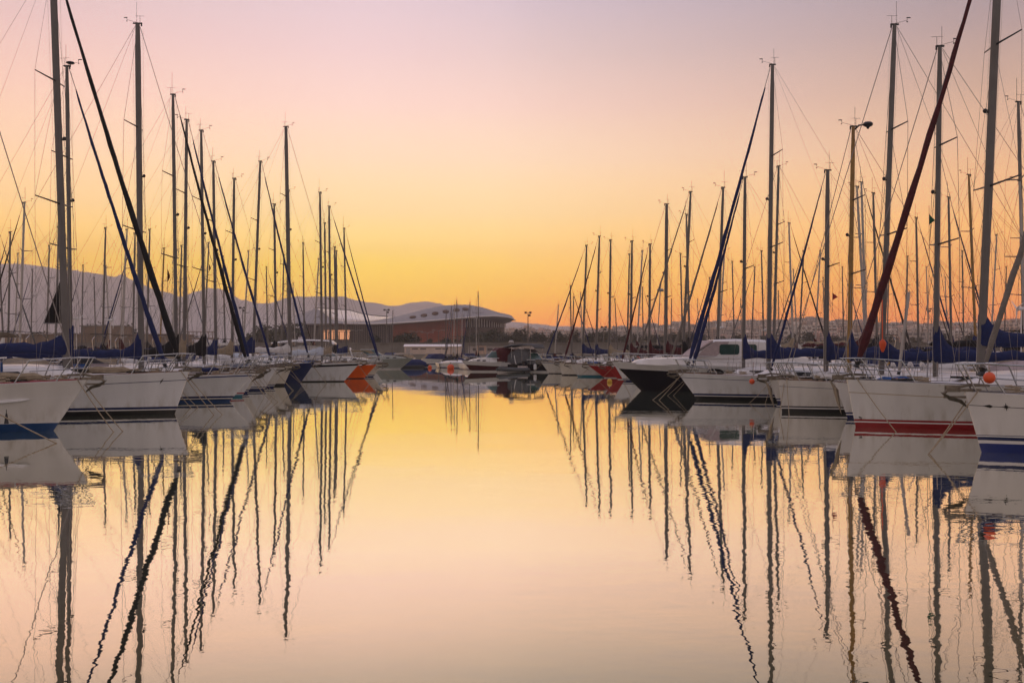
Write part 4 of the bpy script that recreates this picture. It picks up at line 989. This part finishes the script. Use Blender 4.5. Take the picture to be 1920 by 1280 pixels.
LB2 = [(40, 380, 62.9, 2, 'thick dark furled jib slanting to the left edge'), (107, 425, 66.6, 1, 'short mast left of the black-jib mast'), (195, 427, 75.6, 1, 'isolated mast before the hill, left of the tall bare-forestay mast'), (228, 430, 79.2, 5, 'second mast right of the isolated one over the hill'), (252, 437, 82.6, 0, 'short mast touching the left side of the tallest left mast'),
       (278, 430, 86, 1, 'short mast just right of the tallest left mast'), (302, 465, 89.5, 3, 'short mast between the tallest left mast and its neighbour'), (323, 468, 93, 5, 'short mast with a small pennant, left of the spreader mast'), (338, 460, 96.5, 1, 'short mast squeezed between two thick masts at left'), (18, 435, 59.4, 0, 'short mast close to the left edge of the view')]
for px, yt, d, i, lb in LB2: far_boat(i, px, yt, 0, -1, f'{cvn[i]} sailboat, {lb}', GB, d=d)
LB3 = [(90, 460, 112, 1), (4, 432, 100, 4), (155, 497, 118, 0), (205, 498, 125, 5), (30, 475, 104, 2), (268, 500, 130, 1), (60, 505, 108, 0), (178, 520, 121, 1), (385, 455, 134, 4), (420, 480, 138, 1), (458, 470, 112, 5), (500, 500, 120, 0), (530, 478, 126, 1), (552, 530, 132, 2), (590, 485, 104, 5), (128, 512, 115, 5), (232, 515, 128, 2), (350, 505, 131, 0)]
for k, (px, yt, d, i) in enumerate(LB3):
    pl = 'left of the twin near masts' if px < 110 else ('before the hill slope' if px < 280 else ('among the clustered left masts' if px < 480 else 'over the left roof wing of the stadium'))
    far_boat(i, px, yt, 0, 1 if k % 2 else -1, f'far {cvn[i]} sailboat, {"tall" if yt < 470 else ("middling" if yt < 500 else "low")} mast {pl}', GB, d=d)
RB2 = [(1915, 192, 52.8, 1, 'tall left-leaning mast at the right edge'), (1826, 328, 59.3, 3, 'golden mast left of the big raked mast'), (1780, 370, 62.9, 0, 'mast with dark jib slanting right, beside the upright tall mast'), (1719, 408, 67.5, 0, 'short mast with small jib left of the upright tall mast'), (1641, 362, 74, 1, 'right one of three close masts by the wooden mast'), (1620, 350, 77.8, 5, 'middle one of three close masts by the wooden mast'),
       (1621, 342, 81.6, 2, 'left one of three close masts by the wooden mast'), (1484, 418, 98, 2, 'mast right of the very tall mast'), (1430, 470, 112, 1, 'low mast left of the very tall mast'), (1494, 505, 118, 5, 'low mast in the gap right of the very tall mast'), (1919, 340, 49.2, 2, 'dark masted boat cut by the right edge')]
for px, yt, d, i, lb in RB2: far_boat(i, px, yt, 0, 1, f'{cvn[i]} sailboat, {lb}', GB, d=d)
RB3 = [(1700, 480, 118, 1), (1805, 470, 112, 0), (1860, 440, 116, 5), (1740, 500, 124, 2), (1665, 505, 128, 1), (1580, 500, 134, 0), (1530, 470, 104, 5), (1545, 520, 130, 1), (1410, 500, 130, 4), (1375, 490, 122, 1), (1330, 520, 126, 0), (1278, 475, 100, 1), (1233, 530, 118, 5), (1205, 538, 112, 0), (1196, 470, 92, 5), (1290, 402, 88, 1), (1178, 476, 97, 1), (1070, 535, 92, 0), (1074, 556, 104, 1), (1091, 548, 110, 2), (1041, 572, 100, 5), (1310, 560, 132, 2), (1885, 500, 122, 1), (1775, 520, 138, 2), (1620, 530, 126, 5), (1460, 545, 136, 0), (1500, 470, 90, 4), (1390, 560, 142, 1), (1350, 470, 92, 5), (1845, 540, 140, 4), (1258, 560, 134, 1), (1157, 560, 122, 4)]
for k, (px, yt, d, i) in enumerate(RB3):
    pl = 'near the far end of the right row' if px < 1100 else ('above the red hulls' if px < 1210 else ('left of the blue furled jibs' if px < 1320 else ('around the very tall mast' if px < 1560 else ('beside the maroon jib' if px < 1720 else 'between the masts at far right'))))
    far_boat(i, px, yt, 0, 1 if k % 2 else -1, f'far {cvn[i]} sailboat, {"tall" if yt < 480 else ("middling" if yt < 525 else "low")} mast {pl}', GB, d=d)
# sailboats lying bow-on along the far quay, in front of the stadium
CB = [(897, 548, 99, 1, 'tallest thin mast before the stadium drum'), (881, 567, 112, 0, 'slim mast second left of the tallest stadium mast'), (893, 573, 118, 5, 'short mast touching the tallest stadium mast'), (857, 563, 106, 1, 'thin mast before the last skylight of the stadium'), (846, 576, 114, 0, 'thin mast left of the last skylight'), (851, 571, 122, 2, 'short mast between two others on the red wall'), (866, 584, 125, 5, 'lowest mast before the red wall end'), (836, 589, 110, 1, 'short mast before the middle skylights'), (870, 590, 130, 0, 'small mast at the corner of red wall and drum'), (736, 583, 128, 1, 'lone short mast where the glass wall meets the red wall')]
for px, yt, d, i, lb in CB: far_boat(i, px, yt, 0, 0, f'small {cvn[i]} sailboat, {lb}', 'sailboats along the far quay', d=d, rzj=random.uniform(-.5, .5))

# ================================================================== MOTOR BOATS
def motorboat(label, loc, rz, L, B, F, rk, hullc, topc=None, bands=(), cabin=None, windows=(), cover=None, extra=None, name='motor_yacht', group=None):
    e = empty(name, loc, rz); tag(e, label, 'motorboat', group); H = Hull(L, B, F, rk)
    make_hull(H, e, hullc, list(bands), None, topc=None)
    make_deck(H, e, 'deck', 2)
    if topc:      # raised pale bulwark band
        for s_ in (1, -1):
            mb = MB(); mb.loft([[H.pt(u, H.sheer(u) - .34, s_, .02), H.pt(u, H.sheer(u) + .02, s_, .05), (H.pt(u, H.sheer(u), s_)[0], H.pt(u, H.sheer(u), s_)[1] - s_ * .05, H.sheer(u) + .02)] for u in (0, .02, .06, .12, .2, .3, .45, .6, .8, 1)], close=False, cap=False); mb.build('bulwark', topc, e)
    return e, H
# big one at right
e, H = motorboat('large motor yacht with near-black hull, white bulwark and windowed cabin', (PX(1148, 51.8), 51.8, 0), PI, 13.5, 4.0, 1.5, 1.5, 'dark_hull', 'white', [(.05, 'dark_hull')])
def zpx(y): return CZ + (HY - y) * 51.8 / FPX
def xpx(x): return -(PX(x, 51.8) - PX(1148, 51.8))
prof = [(1182, 681, .3), (1192, 675, .8), (1210, 671.5, 1.1), (1250, 670, 1.35), (1286, 669, 1.45)]
mb = MB(); rg = []
for x, y, w_ in prof + [(1400, 668, 1.6), (1500, 668, 1.6)]:
    z = zpx(y); X = xpx(x); zb = H.sheer(min(1, -X / 13.5)) - .05; rg.append([(X, -w_, zb), (X, -w_ * .9, z - .05), (X, -w_ * .6, z), (X, w_ * .6, z), (X, w_ * .9, z - .05), (X, w_, zb)])
mb.loft(rg, cap=True); mb.build('foredeck', 'white', e, ang=50)
mb = MB(); rg = []
for x, y, w_ in ((1284, 669.5, 1.2), (1296, 660, 1.3), (1312, 649, 1.36), (1326, 640, 1.38), (1338, 636.5, 1.4), (1370, 635.5, 1.4), (1420, 637, 1.4), (1440, 640, 1.38), (1452, 646, 1.35)):
    z = zpx(y); X = xpx(x); zb = zpx(671); rg.append([(X, -w_ * 1.05, zb), (X, -w_, z - .12), (X, -w_ * .85, z), (X, w_ * .85, z), (X, w_, z - .12), (X, w_ * 1.05, zb)])
mb.loft(rg); mb.build('wheelhouse', 'white', e, ang=40)
def panel(xs_, ys_, yy, mat, name_='cabin_window', r=.08):
    a, b = xpx(xs_[0]), xpx(xs_[1]); z0, z1 = zpx(ys_[1]), zpx(ys_[0]); mb = MB()
    pts = [(a - r, z0), (b + r, z0), (b, z0 + r), (b, z1 - r), (b + r, z1), (a - r, z1), (a, z1 - r), (a, z0 + r)]
    mb.loft([[(x, yy + o, z) for x, z in pts] for o in (0, .05)]); return mb.build(name_, mat, e, smooth=False)
for s_ in (1, -1):
    yy = s_ * 1.43 - (.02 if s_ < 0 else 0) - .015
    panel((1338, 1374), (645.5, 664), s_ * 1.45 - .02, 'green_glass'); panel((1386, 1406), (645.5, 664), s_ * 1.45 - .02, 'green_glass')
mb = MB()   # windshield cover
for s_ in (1, -1):
    pts = [(1296, 668), (1312, 651), (1331, 640), (1356, 640.5), (1349, 652), (1331, 668)]
    ring = [(xpx(x), s_ * 1.47, zpx(y)) for x, y in pts]; r2 = [(x, s_ * 1.40, z) for x, _, z in ring]; mb.loft([r2, ring])
mb.loft([[(xpx(x) + .04, -w_, zpx(y) + .03), (xpx(x) + .04, w_, zpx(y) + .03), (xpx(x) - .02, w_, zpx(y) - .02), (xpx(x) - .02, -w_, zpx(y) - .02)] for x, y, w_ in ((1286, 668.5, 1.2), (1297, 659, 1.32), (1312, 648.5, 1.38), (1327, 639, 1.4))])
mb.build('windshield_cover', 'canvas_pink', e, smooth=False)
mb = MB()
for s_ in (1, -1):
    us = (.0, .05, .12, .2, .3, .42, .55); mb.tube([(H.pt(u, H.sheer(u), s_)[0], H.pt(u, H.sheer(u), s_)[1] - s_ * .1, H.sheer(u) + .5) for u in us], .016, 5)
    for u in us[1:]: mb.tube([(H.pt(u, H.sheer(u), s_)[0], H.pt(u, H.sheer(u), s_)[1] - s_ * .1, H.sheer(u)), (H.pt(u, H.sheer(u), s_)[0], H.pt(u, H.sheer(u), s_)[1] - s_ * .1, H.sheer(u) + .5)], .013, 4)
mb.build('guard_rail', 'steel', e)
mb = MB(); mb.tube([(xpx(1440), 0, zpx(637)), (xpx(1440), 0, zpx(637) + .5)], .03, 5); mb.ball((xpx(1440), 0, zpx(637) + .5), .25, sc_=(1, 1, .4)); mb.build('radar_dome', 'mast_white', e)
mb = MB(); mb.tube([(.0, .06, 1.2), (-.02, .0, 1.22)], .05, 6); mb.box((-.05, 0, 1.52), (.5, .16, .05)); mb.build('bow_roller', 'anchor_metal', e, smooth=False)

# white cruiser with maroon flank
def cruiser(label, px, d, rz, L, B, F, rk, hullc, topc, cab, cov, hardtop=False, name='motor_cruiser', gl='green_glass'):
    e, H = motorboat(label, (PX(px, d), d, 0), rz, L, B, F, rk, hullc, topc, [(.12, 'white')], name=name)
    mb = MB(); rg = []
    for u, z, w_ in ((.08, .02, .2), (.16, .22, .5), (.28, .38, .8), (.42, .45, .95), (.5, .46, 1.0)):
        w_ *= B / 3; zb = H.sheer(u) - .03; rg.append([(-u * L, -w_, zb), (-u * L, -w_ * .85, zb + z), (-u * L, w_ * .85, zb + z), (-u * L, w_, zb)])
    mb.loft(rg); mb.build('foredeck', cab, e, ang=50)
    for s_ in (1, -1):
        mb = MB()
        for u in (.22, .3): mb.box((-u * L, s_ * (.66 if u < .25 else .84) * B / 3, H.sheer(u) + .13), (.3, .04, .09))
        mb.build('porthole', 'glass', e, smooth=False)
    # wrap windshield
    mb = MB(); rg = []
    for t, hh in ((0, 0), (1, .62)): rg.append([(-(.36 + .10 * t) * L - .30 * L * (1 - math.cos(a)) * .55, B * .36 * math.sin(a) * (1 - .1 * t), H.sheer(.45) + .38 + hh) for a in [-PI / 2 + PI * k / 12 for k in range(13)]])
    mb.loft(rg, close=False, cap=False); ws = mb.build('windshield', gl, e)
    mb = MB(); mb.tube(rg[1], .03, 5); mb.tube(rg[0], .03, 5); mb.build('windshield_frame', 'white', ws)
    # radar arch
    mb = MB(); za = H.sheer(.75)
    mb.tube([(-.70 * L, -B * .38, za), (-.74 * L, -B * .36, za + 1.0), (-.76 * L, 0, za + 1.2), (-.74 * L, B * .36, za + 1.0), (-.70 * L, B * .38, za)], .07, 6); mb.build('radar_arch', 'white', e)
    if cov:
        rg = []
        for u, z, w_ in ((.50, 1.0, .36), (.56, 1.25, .38), (.68, 1.28, .40), (.82, 1.05, .40), (.9, .55, .38)):
            zb = H.sheer(u) + .1; rg.append([(-u * L, -w_ * B, zb), (-u * L, -w_ * B * .95, zb + z * .8), (-u * L, -w_ * B * .7, zb + z), (-u * L, w_ * B * .7, zb + z), (-u * L, w_ * B * .95, zb + z * .8), (-u * L, w_ * B, zb)])
        mb = MB(); mb.loft(rg); mb.build('cockpit_cover', cov, e, ang=40)
    if hardtop:
        rg = []
        for u, z, w_ in ((.40, 1.35, .30), (.44, 1.62, .38), (.6, 1.72, .42), (.8, 1.66, .42), (.93, 1.5, .38)): zb = H.sheer(u) + .1; rg.append([(-u * L, -w_ * B, zb + z - .07), (-u * L, -w_ * B * .9, zb + z + .03), (-u * L, w_ * B * .9, zb + z + .03), (-u * L, w_ * B, zb + z - .07)])
        mb = MB(); mb.loft(rg); mb.build('hardtop', hardtop, e, ang=40)
        mb = MB()
        for s_ in (1, -1):
            for u in (.46, .6, .78, .92): mb.tube([(-u * L, s_ * B * .38, H.sheer(u)), (-u * L, s_ * B * .38, H.sheer(u) + 1.6)], .03, 5)
        mb.build('hardtop_frame', 'steel', e)
    mb = MB()
    for s_ in (1, -1):
        us = (.01, .06, .14, .24, .36); R_ = [(H.pt(u, H.sheer(u), s_)[0], H.pt(u, H.sheer(u), s_)[1] - s_ * .08, H.sheer(u) + .45) for u in us]; mb.tube(R_, .015, 4)
        for q in R_[1:]: mb.tube([q, (q[0], q[1], q[2] - .45)], .012, 4)
    mb.build('guard_rail', 'steel', e)
    return e, H
cruiser('white motor cruiser with maroon lower hull and maroon cockpit canopy, bow to the left', 867, 90, PI + .42, 6.2, 2.3, 1.0, .9, 'canvas_red', 'white', 'white', 'canvas_red')
e, H = cruiser('dark hulled motor boat under grey cockpit tent with white radar dome', 1058, 88.2, -.65, 6.6, 2.5, .85, .5, 'dark_hull', None, 'canvas_grey', 'canvas_grey', hardtop='canvas_grey')
mb = MB(); mb.ball((-5.9, 0, H.sheer(.4) + 1.95), .26, sc_=(1, 1, .7)); mb.box((-5.9, 0, H.sheer(.4) + 1.7), (.3, .3, .3)); mb.build('radar_dome', 'mast_white', e)
f = H.pt(.35, .5, -1); mb = MB(); mb.tube([(f[0], f[1] - .15, .75), (f[0], f[1] - .15, .68), (f[0], f[1] - .15, .25), (f[0], f[1] - .15, .18)], [.03, .14, .14, .03], 8); mb.build('fender', 'fender_white', e)
f = H.pt(.35, .5, 1); mb = MB(); mb.tube([(f[0], f[1] + .15, .75), (f[0], f[1] + .15, .68), (f[0], f[1] + .15, .25), (f[0], f[1] + .15, .18)], [.03, .14, .14, .03], 8); mb.build('fender', 'fender_white', e)
e, H = cruiser('white motor yacht superstructure rising behind the orange and cream bows', 715, 82, 0, 9.5, 3.0, 1.25, .9, 'white', None, 'white', 'canvas_white', hardtop='white')
# grey launch left of centre
e, H = cruiser('grey motor launch with white rail showing right of the cream bow', 776, 101, .0, 8.5, 2.8, 1.15, 1.4, 'grey', None, 'grey', None)
mb = MB(); mb.loft([[(-u * 8.5, -w_, 1.15 + z), (-u * 8.5, w_, 1.15 + z), (-u * 8.5, w_ * 1.05, 1.0), (-u * 8.5, -w_ * 1.05, 1.0)] for u, z, w_ in ((.42, .2, .6), (.5, .75, .9), (.8, .8, .95), (.86, .2, .9))]); mb.build('boat_cover', 'canvas_beige', e, ang=40)
# navy tarpaulined dinghy beyond it
e = empty('covered_dinghy', (PX(772, 109), 109, 0), .2); tag(e, 'dinghy under navy tarpaulin right of the grey launch', 'dinghy')
mb = MB(); mb.loft([[(x, w_ * math.cos(a), max(-.1, .1 + .75 * h_ * math.sin(a))) for a in [PI * k / 8 for k in range(9)]] for x, w_, h_ in ((-1.5, .5, .7), (-1.2, .8, 1), (0, .85, 1.1), (1, .7, 1.0), (1.6, .3, .6))], close=True); mb.build('tarpaulin', 'canvas_blue', e)
mb = MB(); mb.tube([(-1.6, 0, .12), (-1.2, .85, .12), (0, .92, .12), (1.1, .72, .14), (1.75, 0, .2), (1.1, -.72, .14), (0, -.92, .12), (-1.2, -.85, .12), (-1.6, 0, .12)], .16, 6); mb.build('tube', 'rubber', e)
# inflatable between the two cruisers
e = empty('inflatable_dinghy', (PX(958, 88), 88, 0), PI + .9); tag(e, 'grey inflatable dinghy with outboard between the two cruisers', 'dinghy')
mb = MB(); mb.tube([(-1.8, .6, .22), (0, .7, .24), (1.2, .5, .3), (1.6, 0, .38), (1.2, -.5, .3), (0, -.7, .24), (-1.8, -.6, .22)], .2, 7); mb.build('tube', 'canvas_grey', e)
mb = MB(); mb.box((-.2, 0, .1), (3, 1.0, .1)); mb.box((-1.7, 0, .3), (.08, 1.1, .5)); mb.build('floor', 'b_grey', e, smooth=False)
mb = MB(); mb.box((-1.95, 0, .75), (.4, .3, .45)); mb.box((-1.95, 0, .25), (.14, .1, .7)); mb.build('outboard_motor', 'black', e, smooth=False)
# low boats moored along the far quay
for k, (px, d, hc, cc, L_, lb) in enumerate(((700, 140, 'white', 'canvas_black', 6, 'small black covered boat behind the launch, left of the shed'), (728, 146, 'cream', 'canvas_beige', 6, 'beige covered boat nearest the left end of the shed'), (748, 150, 'white', 'canvas_blue', 5.5, 'blue covered boat before the left end of the shed'), (1020, 140, 'white', 'canvas_black', 6, 'black covered boat behind the far right-row bow'), (960, 150, 'white', 'canvas_white', 6, 'white covered boat behind the radar dome'), (792, 128, 'white', 'canvas_blue', 5.5, 'blue covered white speedboat below the shed'), (828, 131, 'cream', 'canvas_beige', 5, 'small beige covered boat left of the orange buoy'), (856, 134, 'white', 'canvas_blue', 5, 'small white boat with blue cover behind the maroon cruiser'), (984, 128, 'white', 'canvas_white', 5.5, 'small white boat right of the dark cruiser'), (905, 126, 'cream', 'canvas_mid', 5, 'small cream boat with light blue cover left of the dark cruiser'))):
    e, H = motorboat(lb, (PX(px, d), d, 0), -PI / 2 + .5 * (-1) ** k, L_, 2.0, .75, .5, hc, None, [(.06, 'navy')], name='small_motorboat', group='small boats along the far quay')
    mb = MB(); mb.loft([[(-u * L_, -w_, .6), (-u * L_, -w_ * .7, .7 + z), (-u * L_, w_ * .7, .7 + z), (-u * L_, w_, .6)] for u, z, w_ in ((.2, .1, .4), (.4, .6, .75), (.7, .65, .85), (.95, .2, .8))]); mb.build('boat_cover', cc, e, ang=40)

# ================================================================== BUOYS AND LOOSE THINGS
def buoy(px, py, r, mat, label, d=None):
    if d is None: d = FPX * CZ / (py - HY)
    e = empty('mooring_buoy', (PX(px, d), d, 0)); tag(e, label, 'buoy', 'mooring buoys on the water')
    mb = MB(); mb.ball((0, 0, r * .45), r, seg=14, rg=9); mb.build('float', mat, e); mb = MB(); mb.tube([(0, 0, r * 1.3), (0, 0, r * 1.75)], r * .14, 5); mb.ball((0, 0, r * 1.8), r * .2, seg=8, rg=5); mb.build('eye', 'steel', e)
buoy(1143, 717, .17, 'buoy_yellow', 'yellow ball buoy floating below the red hulls')
buoy(1166, 709, .16, 'buoy_yellow', 'yellow buoy close against the dark red hull')
buoy(845, 692, .36, 'buoy_orange', 'rusty orange buoy with a dark boom left of the maroon cruiser')
buoy(806, 690, .22, 'buoy_orange', 'small orange buoy before the far quay boats')
def ball_fender(x, y, z, r, mat, label):
    e = empty('ball_fender', (x, y, z)); tag(e, label, 'fender', 'orange ball fenders hung on bows')
    mb = MB(); mb.ball((0, 0, 0), r, seg=16, rg=10); mb.build('ball', mat, e); mb = MB(); mb.tube([(0, 0, r * .9), (0, 0, r * 1.25)], r * .2, 6); mb.tube([(0, 0, r * 1.2), (0, .02, r * 2.2)], .01, 4); mb.build('lanyard', 'rope', e)
x, y, z = P3(1855, 708, 21.3); ball_fender(x, y, z, .125, 'buoy_orange', 'round orange fender hanging on the rail of the nearest right boat')
x, y, z = P3(1410, 715, 41.2); ball_fender(x, y, z, .115, 'buoy_orange', 'small orange fender hanging at the white bow left of the anchor')
# jacket bag on the raked mast
x, y, z = P3(1653, 648, 34.6); e = empty('rescue_sling', (x, y, z)); tag(e, 'bright orange rescue sling tied to the raked mast of the black-banded boat', 'rescue sling')
mb = MB(); mb.loft([[(w_ * math.cos(a), -.1 + w_ * .6 * math.sin(a), zz) for a in [2 * PI * k / 8 for k in range(8)]] for zz, w_ in ((-.22, .03), (-.14, .07), (-.02, .11), (.1, .13), (.17, .09), (.22, .03))]); mb.build('bag', 'buoy_orange', e)
mb = MB(); mb.tube([(0, -.08, .2), (.02, 0, 1.6)], .02, 4); mb.build('strap', 'buoy_orange', e)
# black staysail hoisted beside the left twin masts
x, y, z = P3(122, 606, 44.0); e = empty('riding_sail', (x, y, 0)); tag(e, 'black triangular riding sail set left of the twin near masts', 'sail')
def q44(px, py): a, b, c_ = P3(px, py, 44.0); return (a - x, 0, c_)
mb = MB(); A_, B_, C_ = q44(119, 510), q44(119, 606), q44(82, 606); n = 8; rg = []
for k in range(n + 1):
    t = k / n; l = [B_[i] + (A_[i] - B_[i]) * t for i in range(3)]; r = [C_[i] + (A_[i] - C_[i]) * t for i in range(3)]
    rg.append([(l[0] + (r[0] - l[0]) * s_, .12 * math.sin(PI * s_) * (1 - t), l[2] + (r[2] - l[2]) * s_) for s_ in (0, .25, .5, .75, 1)])
mb.loft(rg, close=False, cap=False); sl = mb.build('cloth', 'canvas_black', e); 
mb = MB(); mb.tube([(B_[0], .0, 1.2), (A_[0], 0, A_[2] + .3)], .02, 5); mb.tube([(C_[0], 0, C_[2]), (B_[0] + .1, 0, B_[2])], .025, 5); mb.build('stay', 'wire', e)
def flag(px, py, d, w_, h_, mat, label):
    x, y, z = P3(px, py, d); e = empty('pennant', (x, y, z)); tag(e, label, 'flag', 'small flags in the rigging')
    mb = MB(); mb.loft([[(w_ * t, .03 * math.sin(t * 5), -h_ * t * .6 - h_ * (1 - t)), (w_ * t, .03 * math.sin(t * 5), -h_ * t * .6)] for t in (0, .3, .6, 1)], close=False, cap=False); mb.build('cloth', mat, e)
    mb = MB(); mb.tube([(0, 0, .25), (0, 0, -h_ - .5)], .008, 4); mb.build('halyard', 'rope', e)
flag(1742, 400, 32.0, .18, .38, 'canvas_green', 'dark green courtesy flag under the spreader of the upright tall mast')
flag(314, 504, 45.6, .14, .6, 'canvas_red', 'dark red flag drooping under the spreader left of the thick mast')
flag(392, 495, 49, .1, .35, 'canvas_red', 'tattered small flag between two left masts')
flag(1561, 548, 38.0, .2, .3, 'red_paint', 'tiny red pennant left of the wooden mast')
# radar / lamp head on the wooden mast and dish on the left mast
x, y, z = P3(1600, 238, 38.1); e = empty('lamp_head', (x, y, z)); tag(e, 'lamp-shaped arm and head jutting right from the wooden masthead', 'lamp')
mb = MB(); mb.tube([(.05, 0, -.1), (.22, 0, .06), (.42, 0, .08)], .035, 6); mb.build('bracket', 'black', e)
mb = MB(); mb.ball((.56, 0, .10), .2, seg=10, rg=6, sc_=(1, .8, .55)); mb.tube([(.56, 0, .02), (.56, 0, -.08)], [.09, .03], 6); mb.build('housing', 'black', e)
x, y, z = P3(132, 124, 38.0); e = empty('radar_reflector', (x, y, z)); tag(e, 'flat dark disc antenna on top of the second near left mast', 'antenna')
mb = MB(); mb.ball((0, 0, .12), .16, seg=12, rg=6, sc_=(1, 1, .35)); mb.build('dish', 'black', e); mb = MB(); mb.tube([(0, 0, -.05), (0, 0, .1)], .02, 5); mb.build('stem', 'black', e)
# pale lower part of the short mast, modelled as a separate pole
x, y, z = P3(1716, 560, 34); e = empty('mast_lower_part', (x, y, 0)); tag(e, 'pale lower part of the short small-jib mast, left of the blue hanging cover', 'pole')
mb = MB(); a = P3(1703, 700, 33.2); b_ = P3(1722, 545, 33.2); mb.tube([(a[0] - x, 0, a[2]), (b_[0] - x, 0, b_[2])], .055, 8); mb.build('tube', 'mast_white', e)
mb = MB(); mb.tube([(a[0] - x - .02, 0, a[2] - .06), (a[0] - x + .01, 0, a[2] + .06)], .06, 8); mb.build('end_fitting', 'black', e)

# same-looking things told apart by their order from the left
from collections import defaultdict
gp = defaultdict(list)
for o in COL.objects:
    if o.parent is None and o.get('label') and o.get('kind') != 'structure': gp[o['label']].append(o)
ORD = ['leftmost', 'second from left', 'third from left', 'fourth from left', 'fifth from left', 'sixth from left', 'seventh from left', 'eighth from left', 'ninth from left', 'tenth from left', 'eleventh from left', 'twelfth from left']
for lb, os_ in gp.items():
    if len(os_) > 1:
        os_.sort(key=lambda o: o.location.x / max(1, o.location.y))
        for i, o in enumerate(os_): o['label'] = f'{lb}, {"rightmost" if i == len(os_) - 1 else ORD[i]}'
    for o in os_:
        if len(o['label'].split()) > 16: print('LONG', len(o['label'].split()), o['label'])
# ================================================================== HAZE
hz = MB(); hz.box((0, 1515, 172), (4660, 3830, 348)); M('haze', (.5, .5, .5))
m = MATS['haze']; t = m.node_tree; t.nodes.clear(); o = t.nodes.new('ShaderNodeOutputMaterial'); v = t.nodes.new('ShaderNodeVolumePrincipled')
v.inputs['Color'].default_value = (.92, .86, .88, 1); v.inputs['Density'].default_value = HAZE; v.inputs['Anisotropy'].default_value = .6
t.links.new(v.outputs[0], o.inputs['Volume'])
h_ = hz.build('haze', 'haze', smooth=False); tag(h_, 'thin dusk haze fading the hills', kind='stuff')
